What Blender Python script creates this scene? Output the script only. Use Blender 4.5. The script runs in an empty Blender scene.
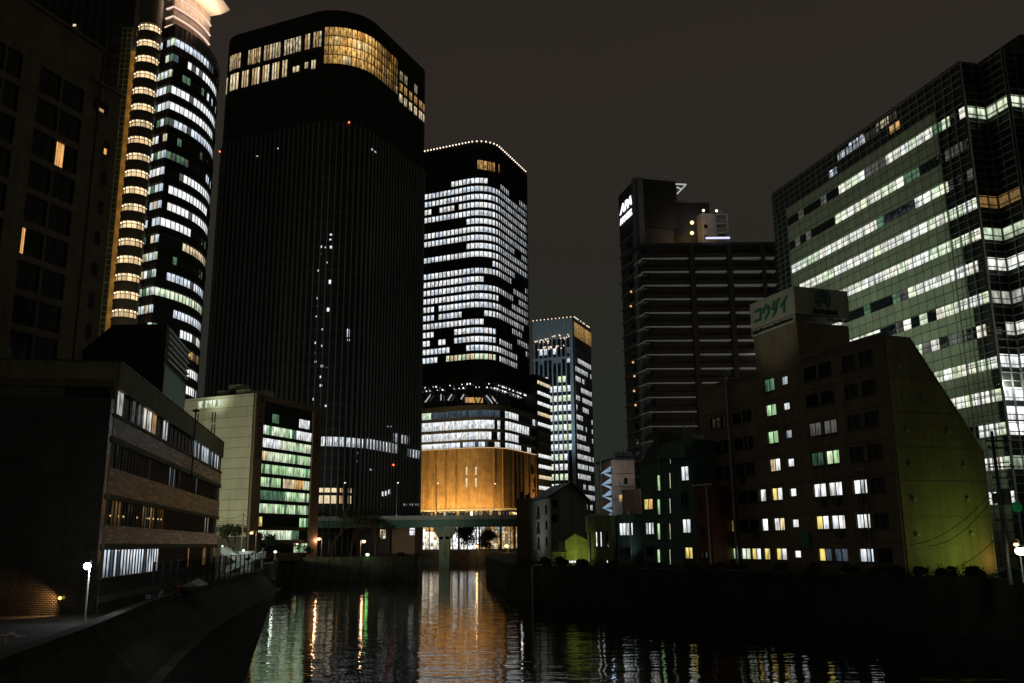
import bpy, math, random
from mathutils import Vector
random.seed(7)
SC = bpy.context.scene
COL = SC.collection

# ---------------------------------------------------------------- camera, world, light
F, PITCH, ROLL, CX, CY, H = 899.0, math.radians(12.66), math.radians(-0.5), 512, 341.5, 7.0
cam_d = bpy.data.cameras.new('camera'); cam = bpy.data.objects.new('camera', cam_d); COL.objects.link(cam)
cam_d.sensor_width = 36; cam_d.lens = F*36/1024; cam_d.clip_start = .1; cam_d.clip_end = 6000
from mathutils import Matrix
cam.matrix_world = Matrix.Translation((0, 0, H)) @ Matrix.Rotation(math.pi/2+PITCH, 4, 'X') @ Matrix.Rotation(ROLL, 4, 'Z')
SC.camera = cam

w = bpy.data.worlds.new('World'); SC.world = w; w.use_nodes = True
nt = w.node_tree; nt.nodes.clear()
n_out = nt.nodes.new('ShaderNodeOutputWorld'); n_bg = nt.nodes.new('ShaderNodeBackground')
n_tc = nt.nodes.new('ShaderNodeTexCoord'); n_sp = nt.nodes.new('ShaderNodeSeparateXYZ'); n_cr = nt.nodes.new('ShaderNodeValToRGB')
n_nz = nt.nodes.new('ShaderNodeTexNoise'); n_nz.inputs['Scale'].default_value = 1.6; n_nz.inputs['Detail'].default_value = 4
n_ad = nt.nodes.new('ShaderNodeMath'); n_ad.operation = 'MULTIPLY_ADD'; n_ad.inputs[1].default_value = .22; 
nt.links.new(n_tc.outputs['Generated'], n_sp.inputs[0]); nt.links.new(n_tc.outputs['Generated'], n_nz.inputs['Vector'])
nt.links.new(n_nz.outputs['Fac'], n_ad.inputs[0]); nt.links.new(n_sp.outputs['Z'], n_ad.inputs[2])
nt.links.new(n_ad.outputs[0], n_cr.inputs[0]); nt.links.new(n_cr.outputs[0], n_bg.inputs[0]); nt.links.new(n_bg.outputs[0], n_out.inputs[0])
cr = n_cr.color_ramp
cr.elements[0].position = 0.03; cr.elements[0].color = (.0125, .0190, .0130, 1)
cr.elements[1].position = .95; cr.elements[1].color = (.0130, .0105, .0085, 1)
e = cr.elements.new(.26); e.color = (.0155, .0185, .0140, 1)
e = cr.elements.new(.46); e.color = (.0185, .0160, .0130, 1)
e = cr.elements.new(.62); e.color = (.0200, .0160, .0130, 1)
n_bg.inputs[1].default_value = 1.25

sun_d = bpy.data.lights.new('fill_sun', 'SUN'); sun_d.energy = .012; sun_d.angle = math.radians(40); sun_d.color = (1, .9, .7)  # dim sun added as overall fill; the night itself has none
sun = bpy.data.objects.new('fill_sun', sun_d); COL.objects.link(sun); sun.rotation_euler = (math.radians(50), 0, math.radians(-25))
sun['kind'] = 'structure'

SC.view_settings.view_transform = 'Standard'; SC.view_settings.look = 'None'; SC.view_settings.exposure = 0; SC.view_settings.gamma = 1
SC.cycles.use_denoising = True
SC.cycles.max_bounces = 5; SC.cycles.diffuse_bounces = 2; SC.cycles.glossy_bounces = 3; SC.cycles.transmission_bounces = 2
SC.cycles.sample_clamp_indirect = 4; SC.cycles.caustics_reflective = False; SC.cycles.caustics_refractive = False

# ---------------------------------------------------------------- surveying: photo pixel -> point of the place
def ray(px, py):
    x, y, z = (px-CX)/F, -(py-CY)/F, -1.0
    c, s = math.cos(ROLL), math.sin(ROLL); x, y = c*x-s*y, s*x+c*y
    a = math.pi/2+PITCH; c, s = math.cos(a), math.sin(a); y, z = c*y-s*z, s*y+c*z
    return x, y, z
def at_y(px, py, Y):
    r = ray(px, py); t = Y/r[1]; return Vector((r[0]*t, Y, H+r[2]*t))
def at_z(px, py, z):
    r = ray(px, py); t = (z-H)/r[2]; return Vector((r[0]*t, r[1]*t, z))
def on_face(px, py, C, ang):
    r = ray(px, py); a = math.radians(ang); d = (math.sin(a), math.cos(a))
    det = r[0]*(-d[1])+d[0]*r[1]; t = (C[0]*(-d[1])+d[0]*C[1])/det
    return (r[0]*t-C[0])*d[0]+(r[1]*t-C[1])*d[1], H+r[2]*t
def zat(px, py, p):                      # height seen at pixel row py above plan point p
    return at_y(px, py, p[1])[2]
def D(ang):
    a = math.radians(ang); return Vector((math.sin(a), math.cos(a)))
def V2(p): return Vector((p[0], p[1]))

# ---------------------------------------------------------------- mesh builder
class MB:
    def __init__(s): s.v, s.f, s.m, s.c, s.p = [], [], [], [], []
    def poly(s, pts, m=0, col=(0, 0, 0), pane=None):
        b = len(s.v); s.v += [tuple(q) for q in pts]; s.f.append(tuple(range(b, b+len(pts))))
        s.m.append(m); s.c.append(col); s.p.append(pane)
    def box(s, O, u, v, w, m=0, col=(0, 0, 0)):
        O, u, v, w = Vector(O), Vector(u), Vector(v), Vector(w)
        if u.cross(v).dot(w) < 0: u, v = v, u
        a, b, c, d = O, O+u, O+u+v, O+v
        e, f, g, h = a+w, b+w, c+w, d+w
        for q in ((d, c, b, a), (e, f, g, h), (a, b, f, e), (b, c, g, f), (c, d, h, g), (d, a, e, h)): s.poly(q, m, col)
    def abox(s, x0, x1, y0, y1, z0, z1, m=0, col=(0, 0, 0)):
        s.box((x0, y0, z0), (x1-x0, 0, 0), (0, y1-y0, 0), (0, 0, z1-z0), m, col)
    def prism(s, pts, z0, z1, m=0, cap=True):        # pts CCW from above
        n = len(pts)
        for i in range(n):
            a, b = pts[i], pts[(i+1) % n]
            s.poly(((a[0], a[1], z0), (b[0], b[1], z0), (b[0], b[1], z1), (a[0], a[1], z1)), m)
        if cap:
            s.poly([(p[0], p[1], z1) for p in pts], m); s.poly([(p[0], p[1], z0) for p in reversed(pts)], m)
    def extr(s, pts, d, m=0):                        # planar polygon pushed along d
        d = Vector(d); n = len(pts); P = [Vector(p) for p in pts]
        nn = Vector((0, 0, 0))
        for i in range(n): nn += (P[i]-P[0]).cross(P[(i+1) % n]-P[0])
        if nn.dot(d) > 0: P.reverse()
        s.poly(P, m); s.poly([p+d for p in reversed(P)], m)
        for i in range(n):
            a, b = P[i], P[(i+1) % n]; s.poly((b, a, a+d, b+d), m)
    def tube(s, pts, r, m=0, n=8, cap=True, col=(0, 0, 0)):
        pts = [Vector(p) for p in pts]; rr = r if isinstance(r, (list, tuple)) else [r]*len(pts); rings = []
        for i, p in enumerate(pts):
            t = (pts[min(i+1, len(pts)-1)]-pts[max(i-1, 0)]).normalized()
            a = t.cross(Vector((0, 0, 1)) if abs(t.z) < .9 else Vector((1, 0, 0))).normalized(); b = t.cross(a)
            rings.append([p+(a*math.cos(2*math.pi*k/n)+b*math.sin(2*math.pi*k/n))*rr[i] for k in range(n)])
        for i in range(len(rings)-1):
            for k in range(n):
                s.poly((rings[i][k], rings[i+1][k], rings[i+1][(k+1) % n], rings[i][(k+1) % n]), m, col)
        if cap: s.poly(list(rings[0]), m, col); s.poly(list(reversed(rings[-1])), m, col)
    def ball(s, c, r, m=0, n=10, col=(0, 0, 0), sz=1):
        c = Vector(c); R = n//2+1
        P = [[c+Vector((r*math.sin(math.pi*i/R)*math.cos(2*math.pi*k/n), r*math.sin(math.pi*i/R)*math.sin(2*math.pi*k/n), r*sz*math.cos(math.pi*i/R))) for k in range(n)] for i in range(R+1)]
        for i in range(R):
            for k in range(n):
                q = [P[i][k], P[i+1][k], P[i+1][(k+1) % n], P[i][(k+1) % n]]
                if i == 0: q = q[:3]
                if i == R-1: q = [q[0], q[1], q[3]]
                s.poly(q, m, col)
    # along a facade path
    def pbox(s, P, s0, s1, z0, z1, o0, o1, m=0, col=(0, 0, 0)):
        br = P.breaks(s0, s1)
        for i in range(len(br)-1):
            a, b = br[i]+1e-5, br[i+1]-1e-5
            ai, bi, ao, bo = P.at(a, o0), P.at(b, o0), P.at(a, o1), P.at(b, o1)
            q = lambda p, z: (p[0], p[1], z)
            s.poly((q(ao, z0), q(bo, z0), q(bo, z1), q(ao, z1)), m, col)
            s.poly((q(ao, z1), q(bo, z1), q(bi, z1), q(ai, z1)), m, col)
            s.poly((q(ai, z0), q(bi, z0), q(bo, z0), q(ao, z0)), m, col)
            if i == 0: s.poly((q(ai, z0), q(ao, z0), q(ao, z1), q(ai, z1)), m, col)
            if i == len(br)-2: s.poly((q(bo, z0), q(bi, z0), q(bi, z1), q(bo, z1)), m, col)
    def pane(s, P, s0, s1, z0, z1, off, m=0, col=(0, 0, 0)):
        br = P.breaks(s0, s1)
        for i in range(len(br)-1):
            a, b = P.at(br[i]+1e-5, off), P.at(br[i+1]-1e-5, off)
            u0, u1 = (br[i]-s0)/(s1-s0), (br[i+1]-s0)/(s1-s0)
            s.poly(((a[0], a[1], z0), (b[0], b[1], z0), (b[0], b[1], z1), (a[0], a[1], z1)), m, col, (u0, u1))
    def build(s, name, mats, parent=None, bevel=0, smooth=False):
        loc = Vector(parent.get('_o', (0, 0, 0))) if parent is not None else Vector((0, 0, 0))
        me = bpy.data.meshes.new(name)
        me.from_pydata([(v[0]-loc[0], v[1]-loc[1], v[2]-loc[2]) for v in s.v], [], s.f)
        if not isinstance(mats, (list, tuple)): mats = [mats]
        for m in mats: me.materials.append(m)
        me.polygons.foreach_set('material_index', s.m)
        uv = me.uv_layers.new(name='metres'); uvp = me.uv_layers.new(name='pane')
        ca = me.color_attributes.new('glow', 'FLOAT_COLOR', 'CORNER')
        U, UP, CC = [], [], []
        for i, f in enumerate(s.f):
            pts = [Vector(s.v[k]) for k in f]
            n = (pts[1]-pts[0]).cross(pts[2]-pts[0])
            if n.length > 1e-9: n.normalize()
            if abs(n.z) > .7:
                for p in pts: U += [p.x, p.y]
            else:
                t = Vector((-n.y, n.x)).normalized() if Vector((n.x, n.y)).length > 1e-6 else Vector((1, 0))
                for p in pts: U += [t.x*p.x+t.y*p.y, p.z]
            if s.p[i] and len(f) == 4:
                a, b = s.p[i]; UP += [a, 0, b, 0, b, 1, a, 1]
            else: UP += [.5, .5]*len(f)
            c = s.c[i]; CC += [c[0], c[1], c[2], 1]*len(f)
        me.uv_layers['metres'].data.foreach_set('uv', U); me.uv_layers['pane'].data.foreach_set('uv', UP); me.color_attributes['glow'].data.foreach_set('color', CC)
        if smooth: me.polygons.foreach_set('use_smooth', [True]*len(s.f))
        me.update()
        o = bpy.data.objects.new(name, me); COL.objects.link(o)
        if parent is not None: o.parent = parent; o['_o'] = tuple(loc)
        return o

class Path:
    def __init__(s, pts, closed=False):
        s.P = [V2(p) for p in pts]; s.closed = closed
        if closed: s.P.append(s.P[0].copy())
        s.L = [0]
        for a, b in zip(s.P, s.P[1:]): s.L.append(s.L[-1]+(b-a).length)
        s.len = s.L[-1]; s.N = []
        for a, b in zip(s.P, s.P[1:]):
            u = (b-a).normalized(); s.N.append(Vector((u.y, -u.x)))
        s.VN = []
        for i in range(len(s.P)):
            a = s.N[i-1] if i > 0 else (s.N[-1] if closed else s.N[0]); b = s.N[i] if i < len(s.N) else (s.N[0] if closed else s.N[-1])
            s.VN.append((a+b).normalized() if a.dot(b) > .9 else None)
    def seg(s, t):
        t = min(max(t, 0), s.len-1e-6)
        lo = 0
        for i in range(len(s.N)):
            if s.L[i] <= t <= s.L[i+1]+1e-9: lo = i; break
        return lo, (t-s.L[lo])/(s.L[lo+1]-s.L[lo])
    def at(s, t, off=0):
        i, k = s.seg(t); p = s.P[i].lerp(s.P[i+1], k)
        a = s.VN[i] or s.N[i]; b = s.VN[i+1] or s.N[i]
        n = a.lerp(b, k).normalized(); return p+n*off
    def breaks(s, a, b):
        return [a]+[t for t in s.L if a+.02 < t < b-.02]+[b]
    def hit(s, px, py):                  # facade position (run, height) seen at a photo pixel, or at the nearest visible edge
        for k in range(0, 60):
            for q in ((px,) if k == 0 else (px+k*.5, px-k*.5)):
                h = s.hit1(q, py)
                if h: return h
        raise ValueError('no hit %s %s' % (px, py))
    def hit1(s, px, py):
        r = ray(px, py); best = None
        for i in range(len(s.N)):
            d = s.P[i+1]-s.P[i]; n = s.N[i]
            dn = r[0]*n.x+r[1]*n.y
            if dn >= 0: continue
            t = (s.P[i].x*n.x+s.P[i].y*n.y)/dn
            q = Vector((r[0]*t, r[1]*t)); k = (q-s.P[i]).dot(d)/d.length_squared
            if -.001 <= k <= 1.001 and t > 0 and (best is None or t < best[0]): best = (t, s.L[i]+k*d.length, H+r[2]*t)
        if best is None: return None
        return best[1], best[2]
    def S(s, px, py): return s.hit(px, py)[0]
    def Z(s, px, py): return s.hit(px, py)[1]

def arc_corner(a, c, b, r, n=8):         # rounded corner at c between a and b
    u, v = (a-c).normalized(), (b-c).normalized(); ang = u.angle(v); t = r/math.tan(ang/2)
    p0 = c+u*t; o = c+(u+v).normalized()*(r/math.sin(ang/2)); p1 = c+v*t
    a0 = math.atan2(p0.y-o.y, p0.x-o.x); a1 = math.atan2(p1.y-o.y, p1.x-o.x); da = (a1-a0+math.pi) % (2*math.pi)-math.pi
    return [o+Vector((math.cos(a0+da*k/n), math.sin(a0+da*k/n)))*r for k in range(n+1)]
def rrect(C, aL, aR, lL, lR, radii, n=8):
    C = V2(C); W = C+D(aL)*lL; E = C+D(aR)*lR; B = W+D(aR)*lR
    cs = [W, C, E, B]; pts = [W.lerp(B, .5)]
    for i, c in enumerate(cs):
        if radii[i] > 0: pts += arc_corner(cs[i-1], c, cs[(i+1) % 4], radii[i], n)
        else: pts.append(c)
    return Path(pts, True)

# ---------------------------------------------------------------- things and parts
def settag(o, label=None, cat=None, group=None, kind=None):
    if label: o['label'] = label
    if cat: o['category'] = cat
    if group: o['group'] = group
    if kind: o['kind'] = kind
    return o
def thing(name, label, cat, loc=(0, 0, 0), group=None):
    o = bpy.data.objects.new(name, None); COL.objects.link(o); o.location = (loc[0], loc[1], loc[2]); o['_o'] = (loc[0], loc[1], loc[2])
    return settag(o, label, cat, group)
def struct(mb, name, mat):
    o = mb.build(name, mat); o['kind'] = 'structure'; return o
def dup(root, delta, label, group=None):
    r = root.copy(); COL.objects.link(r); r.location = Vector(root.location)+Vector(delta); r['label'] = label
    if group: r['group'] = group
    for ch in list(root.children):
        c = ch.copy(); COL.objects.link(c); c.parent = r
        for g in list(ch.children):
            d = g.copy(); COL.objects.link(d); d.parent = c
    return r

# ---------------------------------------------------------------- materials
def nodes(name):
    m = bpy.data.materials.new(name); m.use_nodes = True; t = m.node_tree; t.nodes.clear()
    return m, t, (lambda k, **kw: mknode(t, k, kw)), (lambda a, b: t.links.new(a, b))
def mknode(t, k, kw):
    n = t.nodes.new(k)
    for a, v in kw.items():
        if a.startswith('i_'): n.inputs[a[2:].replace('_', ' ')].default_value = v
        else: setattr(n, a, v)
    return n
def mat(name, col, rough=.7, metal=0, var=.35, scale=.6, bump=.25, joints=None, jcol=.45, spec=.4, relief=.02):
    """procedural wall / metal: base colour with stains, streaks and optional panel or brick joints on metres UV"""
    m, t, N, L = nodes(name)
    out = N('ShaderNodeOutputMaterial'); bs = N('ShaderNodeBsdfPrincipled'); L(bs.outputs[0], out.inputs[0])
    bs.inputs['Roughness'].default_value = rough; bs.inputs['Metallic'].default_value = metal; bs.inputs['Specular IOR Level'].default_value = spec
    uv = N('ShaderNodeUVMap', uv_map='metres'); tc = N('ShaderNodeTexCoord')
    n1 = N('ShaderNodeTexNoise'); n1.inputs['Scale'].default_value = scale; n1.inputs['Detail'].default_value = 8; n1.inputs['Roughness'].default_value = .65
    L(tc.outputs['Object'], n1.inputs['Vector'])
    mp = N('ShaderNodeMapping'); mp.inputs['Scale'].default_value = (1.3, .12, 1); L(uv.outputs[0], mp.inputs[0])
    n2 = N('ShaderNodeTexNoise'); n2.inputs['Scale'].default_value = 1.0; n2.inputs['Detail'].default_value = 6; L(mp.outputs[0], n2.inputs['Vector'])
    mx = N('ShaderNodeMath', operation='MULTIPLY'); L(n1.outputs['Fac'], mx.inputs[0]); L(n2.outputs['Fac'], mx.inputs[1])
    rg = N('ShaderNodeMapRange'); L(mx.outputs[0], rg.inputs[0]); rg.inputs[1].default_value = .1; rg.inputs[2].default_value = .42
    rg.inputs[3].default_value = 1-var; rg.inputs[4].default_value = 1+var*.5
    vm = N('ShaderNodeVectorMath', operation='SCALE'); vm.inputs[0].default_value = col; L(rg.outputs[0], vm.inputs['Scale'])
    last = vm.outputs[0]; hgt = n1.outputs['Fac']
    if joints:
        bw, bh, mo = joints
        br = N('ShaderNodeTexBrick'); L(uv.outputs[0], br.inputs['Vector']); br.inputs['Scale'].default_value = 1
        br.inputs['Brick Width'].default_value = bw; br.inputs['Row Height'].default_value = bh; br.inputs['Mortar Size'].default_value = mo
        br.inputs['Color1'].default_value = (1, 1, 1, 1); br.inputs['Color2'].default_value = (.82, .82, .82, 1); br.inputs['Mortar'].default_value = (jcol, jcol, jcol, 1)
        br.offset = .5 if bw < 1 else 0
        m2 = N('ShaderNodeVectorMath', operation='MULTIPLY'); L(last, m2.inputs[0]); L(br.outputs['Color'], m2.inputs[1]); last = m2.outputs[0]
        bp2 = N('ShaderNodeBump'); bp2.inputs['Strength'].default_value = .5 if relief < .03 else 1; bp2.inputs['Distance'].default_value = relief; L(br.outputs['Color'], bp2.inputs['Height'])
    L(last, bs.inputs['Base Color'])
    bp = N('ShaderNodeBump'); bp.inputs['Strength'].default_value = bump; bp.inputs['Distance'].default_value = .05; L(hgt, bp.inputs['Height'])
    if joints: L(bp2.outputs[0], bp.inputs['Normal'])
    L(bp.outputs[0], bs.inputs['Normal'])
    return m
def lit_mat(name, strength=1.0, contrast=.5):
    """a lit room behind glass: per-pane colour from 'glow', ceiling brighter than floor, blinds and clutter by noise"""
    m, t, N, L = nodes(name)
    out = N('ShaderNodeOutputMaterial'); em = N('ShaderNodeEmission'); gl = N('ShaderNodeBsdfGlossy'); gl.inputs['Roughness'].default_value = .05; gl.inputs['Color'].default_value = (.06, .07, .08, 1)
    ad = N('ShaderNodeAddShader'); L(em.outputs[0], ad.inputs[0]); L(gl.outputs[0], ad.inputs[1]); L(ad.outputs[0], out.inputs[0])
    at = N('ShaderNodeAttribute', attribute_name='glow'); up = N('ShaderNodeUVMap', uv_map='pane'); um = N('ShaderNodeUVMap', uv_map='metres')
    sp = N('ShaderNodeSeparateXYZ'); L(up.outputs[0], sp.inputs[0])
    r1 = N('ShaderNodeMapRange'); L(sp.outputs[1], r1.inputs[0]); r1.inputs[1].default_value = 0; r1.inputs[2].default_value = .8; r1.inputs[3].default_value = 1-contrast*.55; r1.inputs[4].default_value = 1.05
    mp = N('ShaderNodeMapping'); mp.inputs['Scale'].default_value = (1.9, .5, 1); L(um.outputs[0], mp.inputs[0])
    nz = N('ShaderNodeTexNoise'); nz.inputs['Scale'].default_value = 1.0; nz.inputs['Detail'].default_value = 4; L(mp.outputs[0], nz.inputs['Vector'])
    r2 = N('ShaderNodeMapRange'); L(nz.outputs['Fac'], r2.inputs[0]); r2.inputs[1].default_value = .35; r2.inputs[2].default_value = .6; r2.inputs[3].default_value = 1-contrast; r2.inputs[4].default_value = 1.1
    mm = N('ShaderNodeMath', operation='MULTIPLY'); L(r1.outputs[0], mm.inputs[0]); L(r2.outputs[0], mm.inputs[1])
    m3 = N('ShaderNodeMath', operation='MULTIPLY'); L(mm.outputs[0], m3.inputs[0]); m3.inputs[1].default_value = strength
    L(at.outputs['Color'], em.inputs['Color']); L(m3.outputs[0], em.inputs['Strength'])
    m.cycles.emission_sampling = 'NONE'
    return m
def emit(name, col, strength, sample=False):
    m, t, N, L = nodes(name)
    out = N('ShaderNodeOutputMaterial'); em = N('ShaderNodeEmission'); em.inputs[0].default_value = (*col, 1); em.inputs[1].default_value = strength; L(em.outputs[0], out.inputs[0])
    m.cycles.emission_sampling = 'AUTO' if sample else 'NONE'
    return m
def glass(name, col=(.01, .012, .014), rough=.08, spec=.6):
    m, t, N, L = nodes(name)
    out = N('ShaderNodeOutputMaterial'); bs = N('ShaderNodeBsdfPrincipled'); L(bs.outputs[0], out.inputs[0])
    tc = N('ShaderNodeTexCoord'); nz = N('ShaderNodeTexNoise'); nz.inputs['Scale'].default_value = .35; nz.inputs['Detail'].default_value = 3; L(tc.outputs['Object'], nz.inputs['Vector'])
    bp = N('ShaderNodeBump'); bp.inputs['Strength'].default_value = .12; bp.inputs['Distance'].default_value = .3; L(nz.outputs['Fac'], bp.inputs['Height']); L(bp.outputs[0], bs.inputs['Normal'])
    bs.inputs['Base Color'].default_value = (*col, 1); bs.inputs['Roughness'].default_value = rough; bs.inputs['Specular IOR Level'].default_value = spec
    return m

M = {}
M['lit'] = lit_mat('lit_room', 1.08, .68); M['litsoft'] = lit_mat('lit_room_even', 1.0, .25); M['litbusy'] = lit_mat('lit_room_busy', 1.0, .85)
M['glass'] = glass('dark_glass'); M['oldglass'] = glass('dull_old_glass', (.012, .012, .011), .4, .15); M['glass2'] = glass('blue_dark_glass', (.008, .012, .016), .05, .8); M['litglass'] = glass('grey_glass', (.03, .04, .045), .2, .6)
M['black'] = mat('black_cladding', (.015, .015, .015), .5, var=.3, scale=.2)
M['fin'] = mat('fin_metal', (.19, .19, .18), .45, .3, var=.25, scale=.3)
M['darkgrey'] = mat('dark_grey_metal', (.05, .05, .05), .5, .3)
M['grey'] = mat('grey_concrete', (.2, .2, .19), .8)
M['midgrey'] = mat('mid_grey_panel', (.14, .15, .16), .6)
M['white'] = mat('white_paint', (.6, .6, .58), .6)
M['hotelwall'] = mat('brown_hotel_wall', (.23, .17, .115), .85, joints=(1.2, .35, .012), jcol=.7)
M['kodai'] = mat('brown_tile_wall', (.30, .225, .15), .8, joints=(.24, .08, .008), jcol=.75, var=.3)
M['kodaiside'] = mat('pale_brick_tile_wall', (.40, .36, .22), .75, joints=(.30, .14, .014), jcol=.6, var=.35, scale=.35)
M['beige'] = mat('beige_panel_wall', (.55, .53, .42), .7, joints=(60, 1.9, .06), jcol=.45, var=.22, scale=.12)
M['beigedark'] = mat('brown_frame_panel', (.20, .14, .09), .7, var=.3)
M['offbrick'] = mat('dark_glazed_brick', (.085, .07, .06), .2, joints=(.24, .11, .022), jcol=.1, var=.6, spec=.7, relief=.05)
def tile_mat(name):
    """glazed wall tiles with random tile tones, the pale ones painted glints"""
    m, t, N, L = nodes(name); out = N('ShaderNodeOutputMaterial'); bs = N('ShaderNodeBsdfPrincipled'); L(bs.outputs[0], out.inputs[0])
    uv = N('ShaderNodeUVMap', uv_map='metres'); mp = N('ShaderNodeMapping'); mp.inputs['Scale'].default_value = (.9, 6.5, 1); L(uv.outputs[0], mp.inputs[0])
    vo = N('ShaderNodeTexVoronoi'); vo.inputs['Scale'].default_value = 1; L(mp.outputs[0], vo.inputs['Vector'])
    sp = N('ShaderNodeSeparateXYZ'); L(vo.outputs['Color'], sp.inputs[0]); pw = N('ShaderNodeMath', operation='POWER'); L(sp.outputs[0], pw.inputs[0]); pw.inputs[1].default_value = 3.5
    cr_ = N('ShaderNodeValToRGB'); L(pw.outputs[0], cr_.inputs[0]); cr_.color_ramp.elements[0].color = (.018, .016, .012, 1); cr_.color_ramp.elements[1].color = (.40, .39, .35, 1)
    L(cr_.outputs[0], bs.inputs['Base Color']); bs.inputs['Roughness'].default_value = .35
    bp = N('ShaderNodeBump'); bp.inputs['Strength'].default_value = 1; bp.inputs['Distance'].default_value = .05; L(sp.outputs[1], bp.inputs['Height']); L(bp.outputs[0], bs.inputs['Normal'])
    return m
M['offtile'] = tile_mat('speckled_glazed_tile_wall')  # pale speckles put glints into the tile colour
M['offband'] = mat('pale_concrete_band', (.22, .19, .10), .75, var=.35)
M['offbase'] = mat('dark_render', (.08, .08, .07), .8)
M['panel'] = mat('pale_green_spandrel_panel', (.34, .37, .28), .45, joints=(1.55, 1.3, .05), jcol=.12, var=.2, scale=.3)
M['mull'] = mat('aluminium_mullion', (.22, .23, .22), .4, .5, var=.15)
M['amberwall'] = mat('warm_stone_wall', (.50, .33, .14), .7, var=.5, scale=.35, relief=.06, joints=(.9, .45, .02), jcol=.65)
M['podband'] = mat('podium_band', (.12, .12, .12), .4)
M['slabedge'] = mat('white_slab_edge', (.85, .84, .80), .6, var=.15)
M['brown'] = mat('dark_brown_tile', (.04, .026, .02), .7)
M['greenwall'] = mat('green_grey_wall', (.12, .20, .16), .7, joints=(2.5, 3, .02))
M['olive'] = mat('olive_wall', (.22, .22, .11), .8)
M['red'] = mat('red_brown_wall', (.20, .07, .04), .8)
M['pink'] = mat('pinkish_wall', (.50, .36, .28), .8)
M['yellow'] = mat('yellow_green_shed', (.42, .45, .12), .8, var=.5, scale=1.5)
M['corr'] = mat('corrugated_metal', (.16, .155, .14), .6, .1, joints=(.9, 40, .04), jcol=.5)
M['bridge'] = mat('green_bridge_paint', (.05, .14, .085), .5, var=.4)
M['parapet'] = mat('bridge_parapet_concrete', (.36, .36, .3), .8)
M['quay'] = mat('dark_quay_concrete', (.075, .075, .06), .95, var=.8, scale=.8, joints=(5, 30, .05))
M['stone'] = mat('river_wall_concrete', (.17, .165, .13), .9, var=.6, scale=.5, joints=(6, 30, .05))
M['levee'] = mat('dark_levee_wall', (.045, .045, .04), .95, var=.6)
M['ground'] = mat('asphalt_ground', (.045, .045, .043), .9, var=.4)
M['bark'] = mat('tree_bark', (.06, .045, .03), .9)
M['leaf'] = mat('dark_leaves', (.045, .065, .03), .7, var=.6, scale=3)
M['steel'] = mat('galvanised_steel', (.35, .36, .36), .45, .6)
M['wire'] = mat('cable', (.03, .03, .03), .7)
M['signw'] = mat('sign_cream_panel', (.50, .49, .38), .6, var=.15)
M['signg'] = mat('sign_green_letters', (.03, .20, .14), .5, var=.1)
M['signk'] = mat('sign_black_letters', (.02, .025, .022), .5, var=.1)
M['crownmetal'] = mat('pinkish_crown_panel', (.55, .42, .34), .5, .1, joints=(1.2, 1.5, .04), jcol=.5)
M['turret'] = mat('dark_balcony_band', (.22, .17, .12), .6)
M['ochre'] = mat('ochre_wall', (.48, .33, .13), .7)

K = {'w': (1.14, 1.17, 1.18), 'nw': (1.1, 1.12, 1.0), 'cw': (.88, .97, 1.08), 'g': (.50, .80, .42), 'gw': (.90, 1.05, .74), 'y': (1.0, .78, .22), 'warm': (1.0, .80, .50), 'amber': (.85, .48, .16),
     'dg': (.10, .20, .12), 'db': (.06, .085, .11), 'dim': (.10, .10, .09)}
def glow(kind, lo=.75, hi=1.15):
    k = random.uniform(lo, hi); c = K[kind]; j = random.uniform(-.05, .05)
    return (c[0]*k*(1+j), c[1]*k, c[2]*k*(1-j))

def punched(mb, P, s0, s1, z0, z1, wins, off=.22, m=0, base=.02):
    """wall skin standing `off` proud of the glass plane, with real reveals round each opening (a,b,c,d)"""
    ss = sorted({s0, s1, *[v for q in wins for v in q[:2]], *[t for t in P.L if s0 < t < s1]}); zs = sorted({z0, z1, *[v for q in wins for v in q[2:4]]})
    ss = [v for v in ss if s0-1e-6 <= v <= s1+1e-6]; zs = [v for v in zs if z0-1e-6 <= v <= z1+1e-6]
    for j in range(len(zs)-1):
        c, d = zs[j], zs[j+1]; zm = (c+d)/2; run = None
        for i in range(len(ss)-1):
            a, b = ss[i], ss[i+1]; sm = (a+b)/2
            if any(q[0] < sm < q[1] and q[2] < zm < q[3] for q in wins): continue
            if b-a < 1e-4 or d-c < 1e-4: continue
            p, r = P.at(a+1e-5, off), P.at(b-1e-5, off)
            mb.poly(((p[0], p[1], c), (r[0], r[1], c), (r[0], r[1], d), (p[0], p[1], d)), m)
    for q in wins:
        a, b, c, d = q[:4]; A, B, A2, B2 = P.at(a+1e-4, off), P.at(b-1e-4, off), P.at(a+1e-4, base), P.at(b-1e-4, base)
        mb.poly(((A[0], A[1], c), (B[0], B[1], c), (B2[0], B2[1], c), (A2[0], A2[1], c)), m)
        mb.poly(((A2[0], A2[1], d), (B2[0], B2[1], d), (B[0], B[1], d), (A[0], A[1], d)), m)
        mb.poly(((A[0], A[1], c), (A2[0], A2[1], c), (A2[0], A2[1], d), (A[0], A[1], d)), m)
        mb.poly(((B2[0], B2[1], c), (B[0], B[1], c), (B[0], B[1], d), (B2[0], B2[1], d)), m)
    for (sa, sb) in ((s0, s1),):         # close the skin's own edges
        A, B, A2, B2 = P.at(sa, off), P.at(sb, off), P.at(sa, 0), P.at(sb, 0)
        mb.poly(((A2[0], A2[1], z0), (A[0], A[1], z0), (A[0], A[1], z1), (A2[0], A2[1], z1)), m)
        mb.poly(((B[0], B[1], z0), (B2[0], B2[1], z0), (B2[0], B2[1], z1), (B[0], B[1], z1)), m)
        mb.poly(((A[0], A[1], z1), (B[0], B[1], z1), (B2[0], B2[1], z1), (A2[0], A2[1], z1)), m)
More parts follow.
